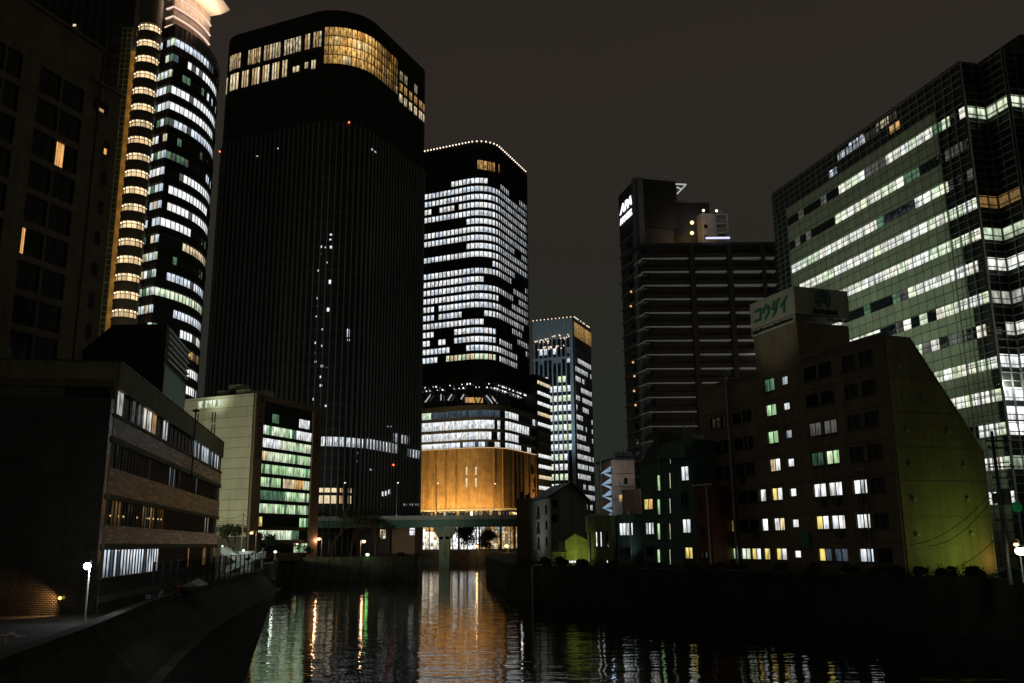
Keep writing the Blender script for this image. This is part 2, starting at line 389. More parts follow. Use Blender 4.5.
def window(root, P, a, b, c, d, kind=None, split=2, fr=None, litm='lit', off=.03, sill=True, lo=.8, hi=1.15):
    """aluminium framed window part with its pane(s) as sub-part"""
    t = .07; f = MB(); fr = fr or M['darkgrey']
    f.pbox(P, a, b, c, c+t, off, off+.1); f.pbox(P, a, b, d-t, d, off, off+.1)
    for k in range(split+1):
        x = a+(b-a-t)*k/split; f.pbox(P, x, x+t, c+t, d-t, off, off+.1)
    if sill: f.pbox(P, a-.08, b+.08, c-.09, c-.005, .1, .33)
    o = f.build('window', fr, root); p = MB()
    for k in range(split):
        x0, x1 = a+(b-a)*k/split, a+(b-a)*(k+1)/split
        kk = kind[k] if isinstance(kind, (list, tuple)) else kind
        p.pane(P, x0, x1, c, d, off+.02, 1 if kk else 0, glow(kk, lo, hi) if kk else (0, 0, 0))
    q = p.build('pane', [M['glass'], M[litm]], o)
    return o

def text_obj(body, size, m, O, u, parent, name='lettering', depth=.05, bold=0, shear=0, align='LEFT', sx=1):
    cu = bpy.data.curves.new('lettering', 'FONT'); cu.body = body; cu.size = size; cu.extrude = depth; cu.offset = bold; cu.shear = shear; cu.align_x = align; cu.resolution_u = 2
    ob = bpy.data.objects.new('tmp', cu); COL.objects.link(ob); bpy.context.view_layer.update()
    me = bpy.data.meshes.new_from_object(ob.evaluated_get(bpy.context.evaluated_depsgraph_get())); bpy.data.objects.remove(ob)
    u = Vector((u[0], u[1], 0)).normalized(); n = Vector((u.y, -u.x, 0)); loc = Vector(parent.get('_o', (0, 0, 0)))
    for v in me.vertices:
        c = v.co.copy(); q = Vector(O)+u*c.x*sx+Vector((0, 0, 1))*c.y+n*c.z; v.co = q-loc
    me.materials.clear(); me.materials.append(m)
    o = bpy.data.objects.new(name, me); COL.objects.link(o); o.parent = parent; o['_o'] = tuple(loc)
    return o

def light(kind, loc, energy, col, parent=None, target=None, size=.2, spot=60, blend=.6, name='lamp_light', size_y=None):
    d = bpy.data.lights.new(name, kind); d.energy = energy; d.color = col
    if kind == 'SPOT': d.spot_size = math.radians(spot); d.spot_blend = blend; d.shadow_soft_size = size
    elif kind == 'POINT': d.shadow_soft_size = size
    else:
        d.size = size
        if size_y: d.shape = 'RECTANGLE'; d.size_y = size_y
    o = bpy.data.objects.new(name, d); COL.objects.link(o)
    lo = Vector(parent.get('_o', (0, 0, 0))) if parent is not None else Vector((0, 0, 0))
    o.location = Vector(loc)-lo
    if parent is not None: o.parent = parent
    if target is not None: o.rotation_euler = (Vector(target)-Vector(loc)).to_track_quat('-Z', 'Y').to_euler()
    return o
G = 4.1      # street level on both far banks
GL = 2.9     # quay level on the near left bank
#BUILD
# ================================================================ SETTING: water, banks, ground
def bank(pts):                            # resample helper
    return [V2(p) for p in pts]
LEFT = bank([(-12, -80), (-13, 10), (-15, 30), (-18.5, 46), (-22, 60), (-26.5, 80), (-30, 100), (-33.2, 120), (-35.5, 134), (-38.5, 150)])
FAR = bank([(-38.5, 150), (-46, 180), (-19.5, 183), (-24, 215), (-33, 262), (-36, 305), (-8, 305)])
RIGHT = bank([(-8, 305), (-7, 262), (-6, 200), (-1.2, 135), (2.4, 118), (13, 100), (24, 86), (29, 76), (36, 66), (60, 35), (100, -20), (120, -80)])

m, t, N, L = nodes('river_water')
out = N('ShaderNodeOutputMaterial'); bs = N('ShaderNodeBsdfPrincipled'); L(bs.outputs[0], out.inputs[0])
bs.inputs['Base Color'].default_value = (.004, .006, .006, 1); bs.inputs['Roughness'].default_value = .045; bs.inputs['IOR'].default_value = 1.36
bs.inputs['Specular IOR Level'].default_value = 1.0
tc = N('ShaderNodeTexCoord')
mp = N('ShaderNodeMapping'); mp.inputs['Scale'].default_value = (.32, 1.0, 1); mp.inputs['Rotation'].default_value = (0, 0, .12); L(tc.outputs['Object'], mp.inputs[0])
a = N('ShaderNodeTexNoise'); a.inputs['Scale'].default_value = .95; a.inputs['Detail'].default_value = 3; a.inputs['Roughness'].default_value = .5; L(mp.outputs[0], a.inputs['Vector'])
mp2 = N('ShaderNodeMapping'); mp2.inputs['Scale'].default_value = (.8, 1.0, 1); mp2.inputs['Rotation'].default_value = (0, 0, -.25); L(tc.outputs['Object'], mp2.inputs[0])
b = N('ShaderNodeTexNoise'); b.inputs['Scale'].default_value = .22; b.inputs['Detail'].default_value = 2; L(mp2.outputs[0], b.inputs['Vector'])
ba = N('ShaderNodeBump'); ba.inputs['Strength'].default_value = 1; ba.inputs['Distance'].default_value = .042; L(a.outputs['Fac'], ba.inputs['Height'])
bb = N('ShaderNodeBump'); bb.inputs['Strength'].default_value = 1; bb.inputs['Distance'].default_value = .05; L(b.outputs['Fac'], bb.inputs['Height']); L(ba.outputs[0], bb.inputs['Normal'])
L(bb.outputs[0], bs.inputs['Normal'])
M['water'] = m
mb = MB(); mb.poly([(-80, -90, 0), (140, -90, 0), (140, 320, 0), (-80, 320, 0)]); struct(mb, 'river_water', M['water'])

def land(name, poly, z, m):
    mb = MB(); mb.poly([(p[0], p[1], z) for p in poly]); return struct(mb, name, m)
BIG = 4000
Lq = [V2(p)+Vector((-2.6, 0)) for p in LEFT]
# near left quay at GL, then street level further on
land('quay_ground', [(p.x, p.y) for p in Lq]+[(-BIG, 150), (-BIG, -80)], GL, M['ground'])
land('left_bank_ground', [(-BIG, 150), (-41.5, 150), (-46.4, 180.4), (-19.9, 183.4), (-24.4, 215), (-33.4, 262), (-36.4, 305.4), (-8, 305.4), (-8, BIG), (-BIG, BIG)], G, M['ground'])
mb = MB(); mb.abox(-BIG, -41.4, 149.6, 150.1, 1.5, G+.02); mb.abox(-41.6, -38.3, 149.6, 150.1, 1.5, G+.02); struct(mb, 'bank_step_wall', M['stone'])
land('right_bank_ground', [(-8, 305.4)]+[(p.x+.3, p.y+.2) for p in RIGHT[1:]]+[ (BIG, -80), (BIG, BIG), (-8, BIG)], G, M['ground'])
# sloped quay wall with a footing ledge, left
mb = MB()
for i in range(len(LEFT)-1):
    a, b = LEFT[i], LEFT[i+1]; u = (b-a).normalized(); n = Vector((u.y, -u.x))
    prof = [(1.1, -1.5), (1.1, .28), (.45, .34), (-1.9, 2.75), (-1.9, 3.35), (-2.35, 3.35), (-2.6, 3.35), (-2.6, 2.5)]
    # shared vertex normals along x keep the joints closed
    for (o0, z0), (o1, z1) in zip(prof, prof[1:]):
        mb.poly(((a.x+o0, a.y, z0), (a.x+o1, a.y, z1), (b.x+o1, b.y, z1), (b.x+o0, b.y, z0)))
struct(mb, 'quay_wall', M['quay'])
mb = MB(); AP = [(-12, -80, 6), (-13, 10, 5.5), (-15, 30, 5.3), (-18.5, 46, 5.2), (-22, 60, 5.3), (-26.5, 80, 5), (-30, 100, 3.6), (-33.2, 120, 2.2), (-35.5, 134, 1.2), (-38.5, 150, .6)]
for (x0, y0, w0), (x1, y1, w1) in zip(AP, AP[1:]):       # low black sheet added in place of a dark reflection in the water
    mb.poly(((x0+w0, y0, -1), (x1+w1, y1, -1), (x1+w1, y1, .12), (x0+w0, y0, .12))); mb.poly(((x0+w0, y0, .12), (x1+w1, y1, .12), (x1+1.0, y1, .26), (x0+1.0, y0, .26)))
struct(mb, 'dark_reflection_sheet', mat('reflection_black', (.016, .016, .014), .9, var=.8, scale=2, bump=.8, spec=.1))
def wall_line(name, pts, z0, z1, th, m, cap=.0):
    P = Path(pts); mb = MB(); mb.pbox(P, 0, P.len, z0, z1, -th, 0)
    if cap: mb.pbox(P, 0, P.len, z1, z1+cap, -th-.05, .08)
    return mb
mb = wall_line('w', FAR, -1.5, 4.5, .5, None, .22)
P = Path(FAR)
s = 3
while s < P.len-2:
    mb.pbox(P, s, s+.5, -1.5, 4.2, 0, .35); s += 6.2
struct(mb, 'far_river_wall', M['stone'])
mb = wall_line('w', RIGHT[:5], -1.5, 4.0, .5, None, .25); struct(mb, 'upstream_river_wall', M['levee'])
mb = wall_line('w', RIGHT[4:], -1.5, 4.0, .5, None, .25); struct(mb, 'right_levee_wall', M['levee'])

def root_at(name, label, cat, p, z=G, group=None): return thing(name, label, cat, (p[0], p[1], z), group)

# ================================================================ black high-rise with the lit gold crown
C1 = at_z(353, 1.3, 200)
P1 = rrect(C1, -66.4, 23.6, 61.5, 59.5, (9, 17, 8, 8), 14)
r = root_at('office_tower', 'black tower with rounded corners, dark vertical fins and a gold-lit glass crown', 'office tower', C1)
mb = MB(); mb.prism(P1.P[:-1], G-.5, 200); mb.build('wall', M['black'], r)
finz = P1.Z(345, 124); SA, SB = P1.S(229, 60), P1.S(425.5, 90)
mb = MB(); s = 1
while s < P1.len:
    mb.pbox(P1, s, s+.35, G, finz, .05, .75); s += 2.1
mb.build('fin', M['fin'], r)
mb = MB(); s = 1
while s < P1.len:
    mb.pbox(P1, s, s+.14, finz, 199.4, .05, .2); s += 2.1
mb.build('crown_mullion', M['darkgrey'], r)
mb = MB(); z = G+6
while z < finz: mb.pbox(P1, 0, P1.len, z, z+1.0, .03, .1); z += 4.25
mb.build('spandrel', M['darkgrey'], r)
def litrow(P, root, x0, y0, x1, z0, z1, n, kind, prob=1, gap=.12, off=.25, frame=True, m='lit', name='window', lo=.7, hi=1.15, mull=None):
    s0 = P.S(x0, y0) if x0 is not None else 0; s1 = P.S(x1, y0) if not isinstance(x1, tuple) else P.S(*x1)
    mb = MB(); w = (s1-s0)/n; g = None
    for k in range(n):
        if random.random() > prob: continue
        kk = kind if isinstance(kind, str) else random.choice(kind)
        mb.pane(P, s0+k*w+w*gap/2, s0+(k+1)*w-w*gap/2, z0, z1, off, 0, glow(kk, lo, hi))
    if not mb.f: return None
    return mb.build(name, M[m], root)
# corner atrium two floors high: gold glass with grid
za, zb = P1.Z(330, 64), P1.Z(330, 27)
sa, sb, sc_ = P1.S(324.5, 45), P1.S(371, 60), P1.S(397.5, 70)
mb = MB(); n = 22
for k in range(n):
    s0, s1 = sa+(sc_-sa)*k/n, sa+(sc_-sa)*(k+1)/n
    for j in range(4):
        b_ = .95*math.exp(-((k-7)/6.5)**2)+.16 if k < 17 else random.choice([.12, .3, .35])
        cc = (1.0, .62, .16) if random.random() < .7 else random.choice(((1, .8, .35), (.8, .4, .1))); q = b_*random.uniform(.75, 1.45)*(1.1 if j else .9)
        mb.pane(P1, s0+.06, s1-.06, za+(zb-za)*j/4+.1, za+(zb-za)*(j+1)/4-.1, .12, 0, (cc[0]*q, cc[1]*q*.92, cc[2]*q*1.0))
at_o = mb.build('atrium_window', M['litbusy'], r)
mb = MB()
for k in range(n+1):
    s0 = sa+(sc_-sa)*k/n; mb.pbox(P1, s0-.07, s0+.07, za, zb, .12, .4)
for j in range(5):
    z = za+(zb-za)*j/4; mb.pbox(P1, sa, sc_, z-.09, z+.09, .12, .36)
mb.build('grid', M['black'], at_o)
def zz(P, x, ya, yb): return P.Z(x, yb), P.Z(x, ya)
# upper left crown groups
for (x0, x1) in ((231, 241.5), (248.5, 261), (264, 281), (284, 301), (304.5, 321.5)):
    z0, z1 = zz(P1, 295, 38, 53)
    litrow(P1, r, x0, 55, x1, z0, z1, 6, ('warm', 'warm', 'amber'), .95, .35, m='litbusy', lo=.5, hi=.95)
for (x0, x1, lo) in ((227.2, 229.5, .6), (231, 239.6, 1), (242.3, 249.2, 1), (252.2, 260, 1), (262.5, 269.5, 1), (272, 279.5, 1), (282, 290, 1)):
    z0, z1 = zz(P1, 285, 60.5, 77)
    litrow(P1, r, x0, 75, x1, z0, z1, 3, ('warm', 'warm', 'amber'), .95, .35, lo=.65, hi=1.1)
for (x0, x1, ya, yb) in ((293, 300, 67.5, 73), (305, 308.5, 63, 69), (311.5, 316, 61, 69.5)):
    z0, z1 = zz(P1, x0, ya, yb); litrow(P1, r, x0, 66, x1, z0, z1, 2, 'warm', 1, .3)
# small warm windows right of the atrium, three rows
for j, (ya, yb) in enumerate(((72, 81), (84, 92), (95, 103))):
    z0, z1 = P1.Z(401, yb), P1.Z(401, ya)
    for k, x in enumerate((399, 403.6, 408.6, 413.6, 418.6, 422.4)):
        if (j, k) in ((0, 2), (0, 4), (0, 5)): continue
        litrow(P1, r, x, 90+k*2, x+3.2, z0, z1, 2, 'amber' if j == 1 else 'warm', 1, .25, m='litbusy', lo=.3+.2*j, hi=.5+.3*j)
# scattered lights of the shaft; the upright column is reflections painted as glowing panes
for (x, y, w_, h_, kd) in ((278, 148, 2.2, 1.5, 'cw'), (371, 148.5, 1.5, 1.5, 'cw'), (374, 151, 1.5, 1, 'cw'), (257, 156, 1.3, 1, 'warm'), (347, 329, 2.4, 8, 'cw'), (347, 339, 2.4, 2, 'cw'),
                           (330, 234, 2, 1.6, 'cw'), (329.5, 239, 2, 1.4, 'cw'), (320, 246, 2, 2, 'w'), (330, 246, 2, 2.6, 'w'), (325, 247, 1.4, 1.2, 'cw'), (320, 253, 1.6, 1.5, 'dim'), (326, 262, 1.5, 1.3, 'cw'), (318, 270, 2, 1.6, 'w'), (329, 280, 2, 4, 'w'),
                           (317, 297.5, 1.8, 1.8, 'cw'), (327, 308, 2.4, 3.6, 'w'), (317, 306, 1.8, 1.3, 'dim'), (316, 316, 1.4, 1.2, 'cw'), (322, 328.5, 1.4, 1.8, 'cw'), (315, 342, 1.5, 2, 'cw'), (321.5, 345, 2, 2, 'w'), (315, 352, 1.4, 1.2, 'dim'),
                           (315, 361, 1.8, 1.8, 'w'), (321, 365, 2, 2.4, 'w'), (326, 367, 1.2, 1, 'dim'), (320, 376, 2.2, 2.2, 'w'), (320, 384.5, 2.2, 2.2, 'w'), (313, 398, 1.8, 2.6, 'cw'), (325, 405, 2, 2, 'cw'), (387, 426, 1.5, 1, 'cw'), (390, 426, 1.5, 1, 'cw'),
                           (369.5, 469, 2.6, 1.2, 'cw'), (356, 460, 1.2, 2, 'dim'), (356.5, 452, 1.2, 2, 'dim')):
    s0, z1 = P1.hit(x, y); s1 = P1.S(x+w_, y); z0 = P1.Z(x, y+h_); mb = MB(); mb.pane(P1, s0, s1, z0, z1, .25, 0, glow(kd, .8, 1.1)); mb.build('window', M['litsoft'], r)
# sky-lobby band
for (x0, x1, xr, ya, yb, n_, pr) in ((320, 363, 330, 436.8, 446.2, 20, 1), (364.5, 397, 380, 441, 450.8, 21, .9), (407.5, 420, 412, 449.5, 457.5, 9, .85), (393, 407.5, 400, 434.5, 443, 9, .6)):
    z0, z1 = zz(P1, xr, ya, yb); litrow(P1, r, x0, (ya+yb)/2, x1, z0, z1, n_, ('cw', 'w', 'cw'), pr, .22, m='lit', off=.12, lo=.5, hi=1.1)
z0, z1 = zz(P1, 330, 488, 503.5)
litrow(P1, r, 319, 496, 337.5, z0, z1, 9, ('warm', 'warm', 'amber'), 1, .06, m='litsoft', off=.06, lo=.75, hi=1.05)
litrow(P1, r, 339, 496, 351.5, z0, z1, 6, ('warm', 'amber'), .8, .3, off=.06, lo=.5, hi=.9)
for (x, y) in ((381, 493.5), (384, 493), (387, 491.5)):
    z0, z1 = zz(P1, x, y-2, y+2.5); litrow(P1, r, x, y, x+1.8, z0, z1, 1, 'w', 1, .1, m='litsoft')
for x in list(range(380, 392, 3))+list(range(403, 419, 2)):
    z0, z1 = zz(P1, x, 503.6, 505.6); litrow(P1, r, x, 504.5, x+1.2, z0, z1, 1, 'cw', .8, .1, m='litsoft', lo=.2, hi=.7)
for (x, y) in ((348.3, 123.5), (219.8, 152), (391, 465)):
    s0, z0 = P1.hit(max(x, 221), y); p = P1.at(s0, 1.0); mb = MB(); mb.ball((p[0], p[1], z0), .35, 0, 8); mb.build('warning_light', emit('red_beacon', (1, .16, .06), 3), r)

# ================================================================ white-lit tower with podium
C2 = at_z(489.7, 138, 198)
P2 = rrect(C2, -66.4, 23.6, 62, 51.5, (9, 11, 8, 8), 12)
r = root_at('office_tower', 'white-lit tower with rounded corner above an orange stone podium, dotted lights along its roof edge', 'office tower', C2)
dL, dR = D(-66.4), D(23.6)
zt = P2.Z(430, 386); za_ = P2.Z(430, 187)     # shaft bottom, top of lit floors
mb = MB(); mb.prism(P2.P[:-1], zt, 197.4); mb.build('wall', M['black'], r)
def inset(P, d): return [P.at(s, -d) for s in P.L[:-1]]
zp1 = P2.Z(430, 410.5)
mb = MB(); mb.prism(inset(P2, 2.5), zp1-.2, zt+.2); mb.build('truss_floor_wall', M['glass2'], r)
nfl = 22; zl0, zl1 = P2.Z(430, 366.5), P2.Z(430, 186); fh = (zl1-zl0)/nfl
sL, sR = P2.S(421, 300), P2.S(528.5, 300); sC0, sC1 = P2.S(469, 300), P2.S(497, 300)
mb = MB(); s = 0
while s < P2.len: mb.pbox(P2, s, s+.28, zt+.1, 197.4, .02, .62); s += 2.1
mb.build('fin', M['darkgrey'], r)
# run plan per floor (from the top): list of (x0,x1,prob) on left+corner, then prob on right
plan = [((452, 500, .9),), ((424, 500, 1),), ((424, 458, .95), (460, 500, 1)), ((424, 432, 1), (440, 454, .9), (460, 500, 1)), ((424, 500, 1),), ((465, 500, 1),), ((421, 500, 1),), ((421, 500, .95),), ((465, 500, 1),), ((421, 500, .95),),
        ((491, 500, 1),), ((421, 500, 1),), ((421, 466, .95), (468, 500, .8)), ((421, 500, .9),), ((421, 500, .9),), ((421, 433, 1), (438, 500, .95)), ((421, 434, 1), (438, 500, .9)), ((421, 437, .95), (440, 474, .7), (474, 486, .4)), ((421, 436, .7), (453, 495, .95)),
        ((421, 431, 1), (438, 445, .7), (453, 495, .95)), ((421, 452, 1), (466, 498, .9)), ((421, 437, .8), (445, 497, 1))]
def ppx(P, s, z):                            # photo column at which a facade point shows
    p = P.at(s); a = math.pi/2+PITCH; x, y, zz_ = p[0], p[1], z-H
    c, sn = math.cos(a), math.sin(a); y, zz_ = c*y+sn*zz_, -sn*y+c*zz_
    c, sn = math.cos(ROLL), math.sin(ROLL); x, y = c*x+sn*y, -sn*x+c*y
    return CX+F*x/-zz_
for i in range(nfl):
    z1 = zl1-i*fh; z0 = z1-fh*.62; mb = MB(); s = .28; run = 0; on = True
    bot = i == nfl-1
    while s < P2.len-2.1:
        x = ppx(P2, s+1, z0); lit = False; kd = random.choice(('w', 'w', 'cw')); vis = sL-3 < s < sR+1
        if vis and x < 499 and s < sC1+4:
            pr_ = max([p for a, b, p in plan[i] if a <= x <= b], default=0)
            if run <= 0: on = random.random(); run = random.randint(3, 7)
            run -= 1; lit = on < pr_**.6
            if bot and x > 445: kd = random.choice(('gw', 'warm'))
        elif vis:
            if run <= 0 or on not in (True, False): on = random.random() < (.95 if i < 10 else .8 if i < 16 else .62); run = random.randint(3, 8)
            run -= 1; lit = on
            if i >= 20: lit = lit and s < sC1+20
        elif not vis: lit = random.random() < .5
        mb.pane(P2, s+.02, s+1.9, z0, z1, .03, 1 if lit else 0, glow(kd, .7, 1.15) if lit else (0, 0, 0)); s += 2.1
    mb.build('window_band', [M['glass'], M['lit']], r)
mb = MB()
for x in (477.5, 480.5, 483.5, 486.5, 490, 493.5, 497.5):
    s0, z1 = P2.hit(x, 160+(x-477)*.15); mb.pane(P2, s0, s0+1.5, z1-4.6, z1, .05, 0, glow('amber', .55, .9))
mb.build('window_band', M['litbusy'], r)
# dotted roof-edge lights
mb = MB(); s = P2.S(425, 150); e = P2.S(528.6, 180)
while s < e: p = P2.at(s, .3); mb.ball((p[0], p[1], 197.9), .36, 0, 6); s += 1.75 if s < sC0 else 2.2
mb.build('roof_edge_lights', emit('warm_white_dot', (1, .82, .62), 2.4), r)
# truss floor: braces, soffit spots, a warm lit recess
mb = MB(); s = sL-6
while s < sR:
    for (a, b) in ((0, 4.5), (9, 4.5)):
        p, q = P2.at(s+a, -.6), P2.at(s+b, -.6); mb.tube([(p[0], p[1], zp1), (q[0], q[1], zt)], .35, 0, 6)
    s += 9
mb.build('brace', M['darkgrey'], r)
mb = MB(); random.seed(3)
s = sL
while s < sR-2:
    for k in range(2):
        if random.random() < .7: p = P2.at(s+random.uniform(-.5, .5), -.6-k*1.0); mb.ball((p[0], p[1], zt-.5-k*1.5), random.uniform(.2, .42), 0, 6)
    s += 2.2
mb.build('soffit_spotlight', emit('soffit_spot', (.95, .97, 1), 1.5), r)
mb = MB()
for x in (463, 467, 471, 475, 479): 
    s0, z0 = P2.hit(x, 402); mb.pane(P2, s0, s0+2.3, z0, z0+2.4, -2.42, 0, glow('amber', .5, .75))
mb.build('lit_recess', M['litsoft'], r)
for (x0, y0, x1, y1) in ((430, 394, 424, 402), (440, 394, 440, 400), (451, 394, 447, 400), (463, 394, 460, 399), (487, 395, 494, 403), (492, 395, 499, 403)):
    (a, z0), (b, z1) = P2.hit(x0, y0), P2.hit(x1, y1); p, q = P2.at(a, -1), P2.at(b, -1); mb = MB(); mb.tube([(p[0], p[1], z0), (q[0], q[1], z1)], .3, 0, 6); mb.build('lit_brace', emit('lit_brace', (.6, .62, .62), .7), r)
# podium
Cp = V2(C2)-dL*3.5; Cp = (Cp[0], Cp[1])
Rl = on_face(551.5, 440, (Cp[0], Cp[1], 0), 23.6)[0]
PP = rrect((Cp[0], Cp[1], 0), -66.4, 23.6, 66, Rl, (6, 15, 3, 3), 14)
zc = PP.Z(430, 409.5); zw0 = PP.Z(430, 450.5); zbase = PP.Z(440, 509)
mb = MB(); mb.prism(inset(PP, .6), G-.3, zc); mb.build('podium_core', M['black'], r)
mb = MB(); mb.prism([PP.at(s, .5) for s in PP.L[:-1]], zc, zc+.7); mb.build('podium_roof', M['podband'], r)
sx = PP.S(503, 430); sxe = PP.S(549, 440); sx0 = PP.S(420.5, 430)
rows = [(413.2, 419.8), (423, 431.5), (434.5, 442.0), (444.4, 449.4)]
bz = [zc]
for i, (ya, yb) in enumerate(rows):
    z0, z1 = zz(PP, 430, ya, yb); mb = MB(); s = sx0-14; run = 0; on = True
    while s < PP.len-1.5 and s < sxe+8:
        x = ppx(PP, s+.7, z0); lit = False; kd = 'w'
        if x < 500:
            lit = (x < 431) if i == 0 else True; kd = 'gw' if i == 0 else 'w'
            if i == 0 and x >= 431: kd = 'db'; lit = True
            if i in (2, 3) and random.random() < .2: kd = 'cw'
            if x > 488 and i > 0: lit = random.random() < .75
            if i == 3 and 448 < x: kd = random.choice(('w', 'cw', 'db', 'cw'))
        elif x < 508: lit = False if x < 505 else True
        elif x < 518: lit = True
        else:
            if run <= 0: on = random.random() < .38; run = random.randint(2, 5)
            run -= 1; lit = on
        mb.pane(PP, s+.05, s+1.4, z0, z1, -.1, 1 if lit else 0, glow(kd, .8, 1.15) if lit else (0, 0, 0)); s += 1.5
    mb.build('window_band', [M['glass'], M['lit']], r)
    b = MB(); zt_ = bz[-1]; b.pbox(PP, 0, PP.len, z1, zt_-.02, -.6, .35); b.build('spandrel', M['podband'], r); bz.append(z0)
b = MB(); b.pbox(PP, 0, PP.len, zw0+.5, bz[-1], -.6, .3); b.build('spandrel', M['podband'], r)
mb = MB(); s = 0.4
while s < PP.len: mb.pbox(PP, s, s+.12, bz[-1], zc, -.05, .12); s += 3
mb.build('mullion', M['darkgrey'], r)
wallb = MB(); wallb.pbox(PP, .3, PP.len-.3, zbase, zw0, -.6, .4); s = 2
slits = [PP.S(466.5, 477), PP.S(475.5, 477)]
while s < PP.len-3:
    if not any(-1.3 < q-s < 2 for q in slits): wallb.pbox(PP, s, s+.28, zbase+.02, zw0-.02, .4, 1.15); wallb.pbox(PP, s+.5, s+.72, zbase+.02, zw0-.02, .4, .9)
    s += random.choice((4.2, 5.2, 7.2))
s = 1.2
while s < PP.len-1.5: wallb.pbox(PP, s, s+.12, zbase+.03, zw0-.03, .4, .5); s += .93
wallb.build('stone_wall', M['amberwall'], r)
mb = MB()
for x in (466.5, 475.5):
    for (ya, yb) in ((467, 475), (478, 487)):
        s0 = PP.S(x, (ya+yb)/2); z0, z1 = zz(PP, x, ya, yb); mb.pane(PP, s0, s0+.7, z0, z1, .65, 0, glow('warm', .8, 1))
mb.build('slit_window', M['litsoft'], r)
mb = MB(); mb.pbox(PP, sx0-10, sxe+4, zw0+.05, zw0+.3, .35, .62); mb.build('light_line', emit('warm_line', (1, .68, .36), .75), r)
mb = MB(); mb.pbox(PP, sx0-10, PP.S(520, 500), zbase-.5, zbase-.1, .6, 1.2); mb.build('light_line', emit('warm_line_base', (1, .58, .2), .7), r)
mb = MB(); mb.pbox(PP, sx0-12, sxe, zbase-1.2, zbase-.55, -.6, 2.6); mb.build('canopy', M['parapet'], r)
mb = MB(); s = sx0-10
while s < sxe: mb.pane(PP, s+.4, s+1.6, zbase-3.4, zbase-1.5, .0, 0, glow(random.choice(('amber', 'amber', 'warm', 'dim', 'dim')), .35, .9)); s += 2.2
mb.build('colonnade_window', M['litbusy'], r)
# lobby glass at street level, one bay at a time
s = sx0-6; z0 = G+.6; z1 = PP.Z(440, 524)
while s < sxe:
    mb = MB()
    for k in range(3):
        x = ppx(PP, s, 10)
        kd = random.choice(('w', 'w', 'w', 'cw', 'warm')) if x < 478 else random.choice(('amber', 'warm'))
        zz2 = z0
        while zz2 < z1:
            h_ = random.choice((1.2, 1.8, 2.4)); up = (zz2-z0)/(z1-z0)
            kk = kd if up < .6 else random.choice((kd, 'amber', 'warm', 'w'))
            mb.pane(PP, s+.1, s+1.75, zz2, min(zz2+h_-.06, z1), .15, 0, tuple(v*(1.6 if up < .6 else 1.0)*(1 if x < 478 else .45) for v in glow(kk, .4, 1.7))); zz2 += h_
        s += 1.8
    s += .4
    mb.build('lobby_window', M['litbusy'], r)
mb = MB(); s = sx0-8
while s < sxe: mb.pbox(PP, s, s+.7, G, z1+2, .3, 1.2); s += 9.4
mb.build('column', M['darkgrey'], r)
for x in (432, 447, 462, 477, 492):     # uplights grazing the stone wall
    s0 = PP.S(x, 500); p, q = PP.at(s0, 7.5), PP.at(s0, .4)
    light('AREA', (p[0], p[1], zbase-1.0), 1300, (1, .58, .20), r, (q[0], q[1], zbase+9), 6, name='wall_uplight', size_y=1)
p = PP.at(PP.S(535, 500), 12); q = PP.at(PP.S(535, 480), 0); light('AREA', (p[0], p[1], zbase), 2600, (1, .6, .25), r, (q[0], q[1], zbase+13), 5, name='wall_uplight')
p = PP.at(PP.S(455, 480), 55); q = PP.at(PP.S(462, 480), 0)
light('SPOT', (p[0], p[1], zbase+1), 80000, (1, .66, .28), r, (q[0], q[1], zbase+14), 3, 75, 1, name='wall_spot')  # added warm spot well out front, no fixture, evens the stone wall
# emblem discs on the right part of the stone wall
mb = MB(); s0, z0 = PP.hit(531, 470); p = PP.at(s0, .45); u = D(23.6); n_ = Vector((u.y, -u.x))
mb.tube([(p[0], p[1], z0), (p[0]+n_[0]*.4, p[1]+n_[1]*.4, z0)], 2.2, 0, 16)
for (dx, dz, w_, h_) in ((1.5, -6, 2.6, 1.6), (2.6, -8.2, 1.2, 3.2), (.6, -10.5, 2.4, 1.2), (3.6, -11, 1.2, 1.4)):
    q = p+u*dx; mb.box((q[0], q[1], z0+dz), (u[0]*w_, u[1]*w_, 0), (n_[0]*.4, n_[1]*.4, 0), (0, 0, h_))
mb.build('wall_emblem', M['black'], r)

for (x, y, z, e, tx, ty, tz) in ((-60, 225, 14, 10000, -75, 305, 70), (-22, 225, 14, 10000, -45, 330, 60), (-75, 205, 30, 20000, -80, 302, 130)):
    light('SPOT', (x, y, z), e, (.95, 1, .92), bpy.data.objects['office_tower'], (tx, ty, tz), 3, 100, 1, name='added_facade_fill')  # unseen spots added to bring out the dark fins
random.seed(11)
# ================================================================ distant pale tower and the slab block beside it
C3 = at_z(573.5, 317, 150)
P3 = rrect(C3, -68, 22.5, on_face(532.5, 320, C3, -68)[0], on_face(590.5, 329.5, C3, 22.5)[0], (0, 0, 0, 0))
r = root_at('office_tower', 'distant square pale-grey tower with amber-lit top edge, right of the white-lit tower', 'office tower', C3)
mb = MB(); mb.prism(P3.P[:-1], G, 150); mb.build('wall', M['black'], r)
sc = P3.S(573, 330); s0l = P3.S(533.5, 330); s1r = P3.S(590, 335)
M['palefin'] = mat('pale_stone_fin', (.42, .48, .50), .6, var=.2)
mb = MB(); s = s0l-3; k = 0
while s < sc:
    mb.pbox(P3, s, s+.9, G, 149.5, .02, .7); s += 3.1
    k += 1
mb.pbox(P3, sc-2.2, sc-.1, G, 149.5, .02, .8)
s = sc+1
while s < P3.L[3]-.5: mb.pbox(P3, s, s+.35, G, 149.5, .02, .3); s += 2.6
mb.build('fin', M['palefin'], r)
zc0, zc1 = P3.Z(560, 341), 149
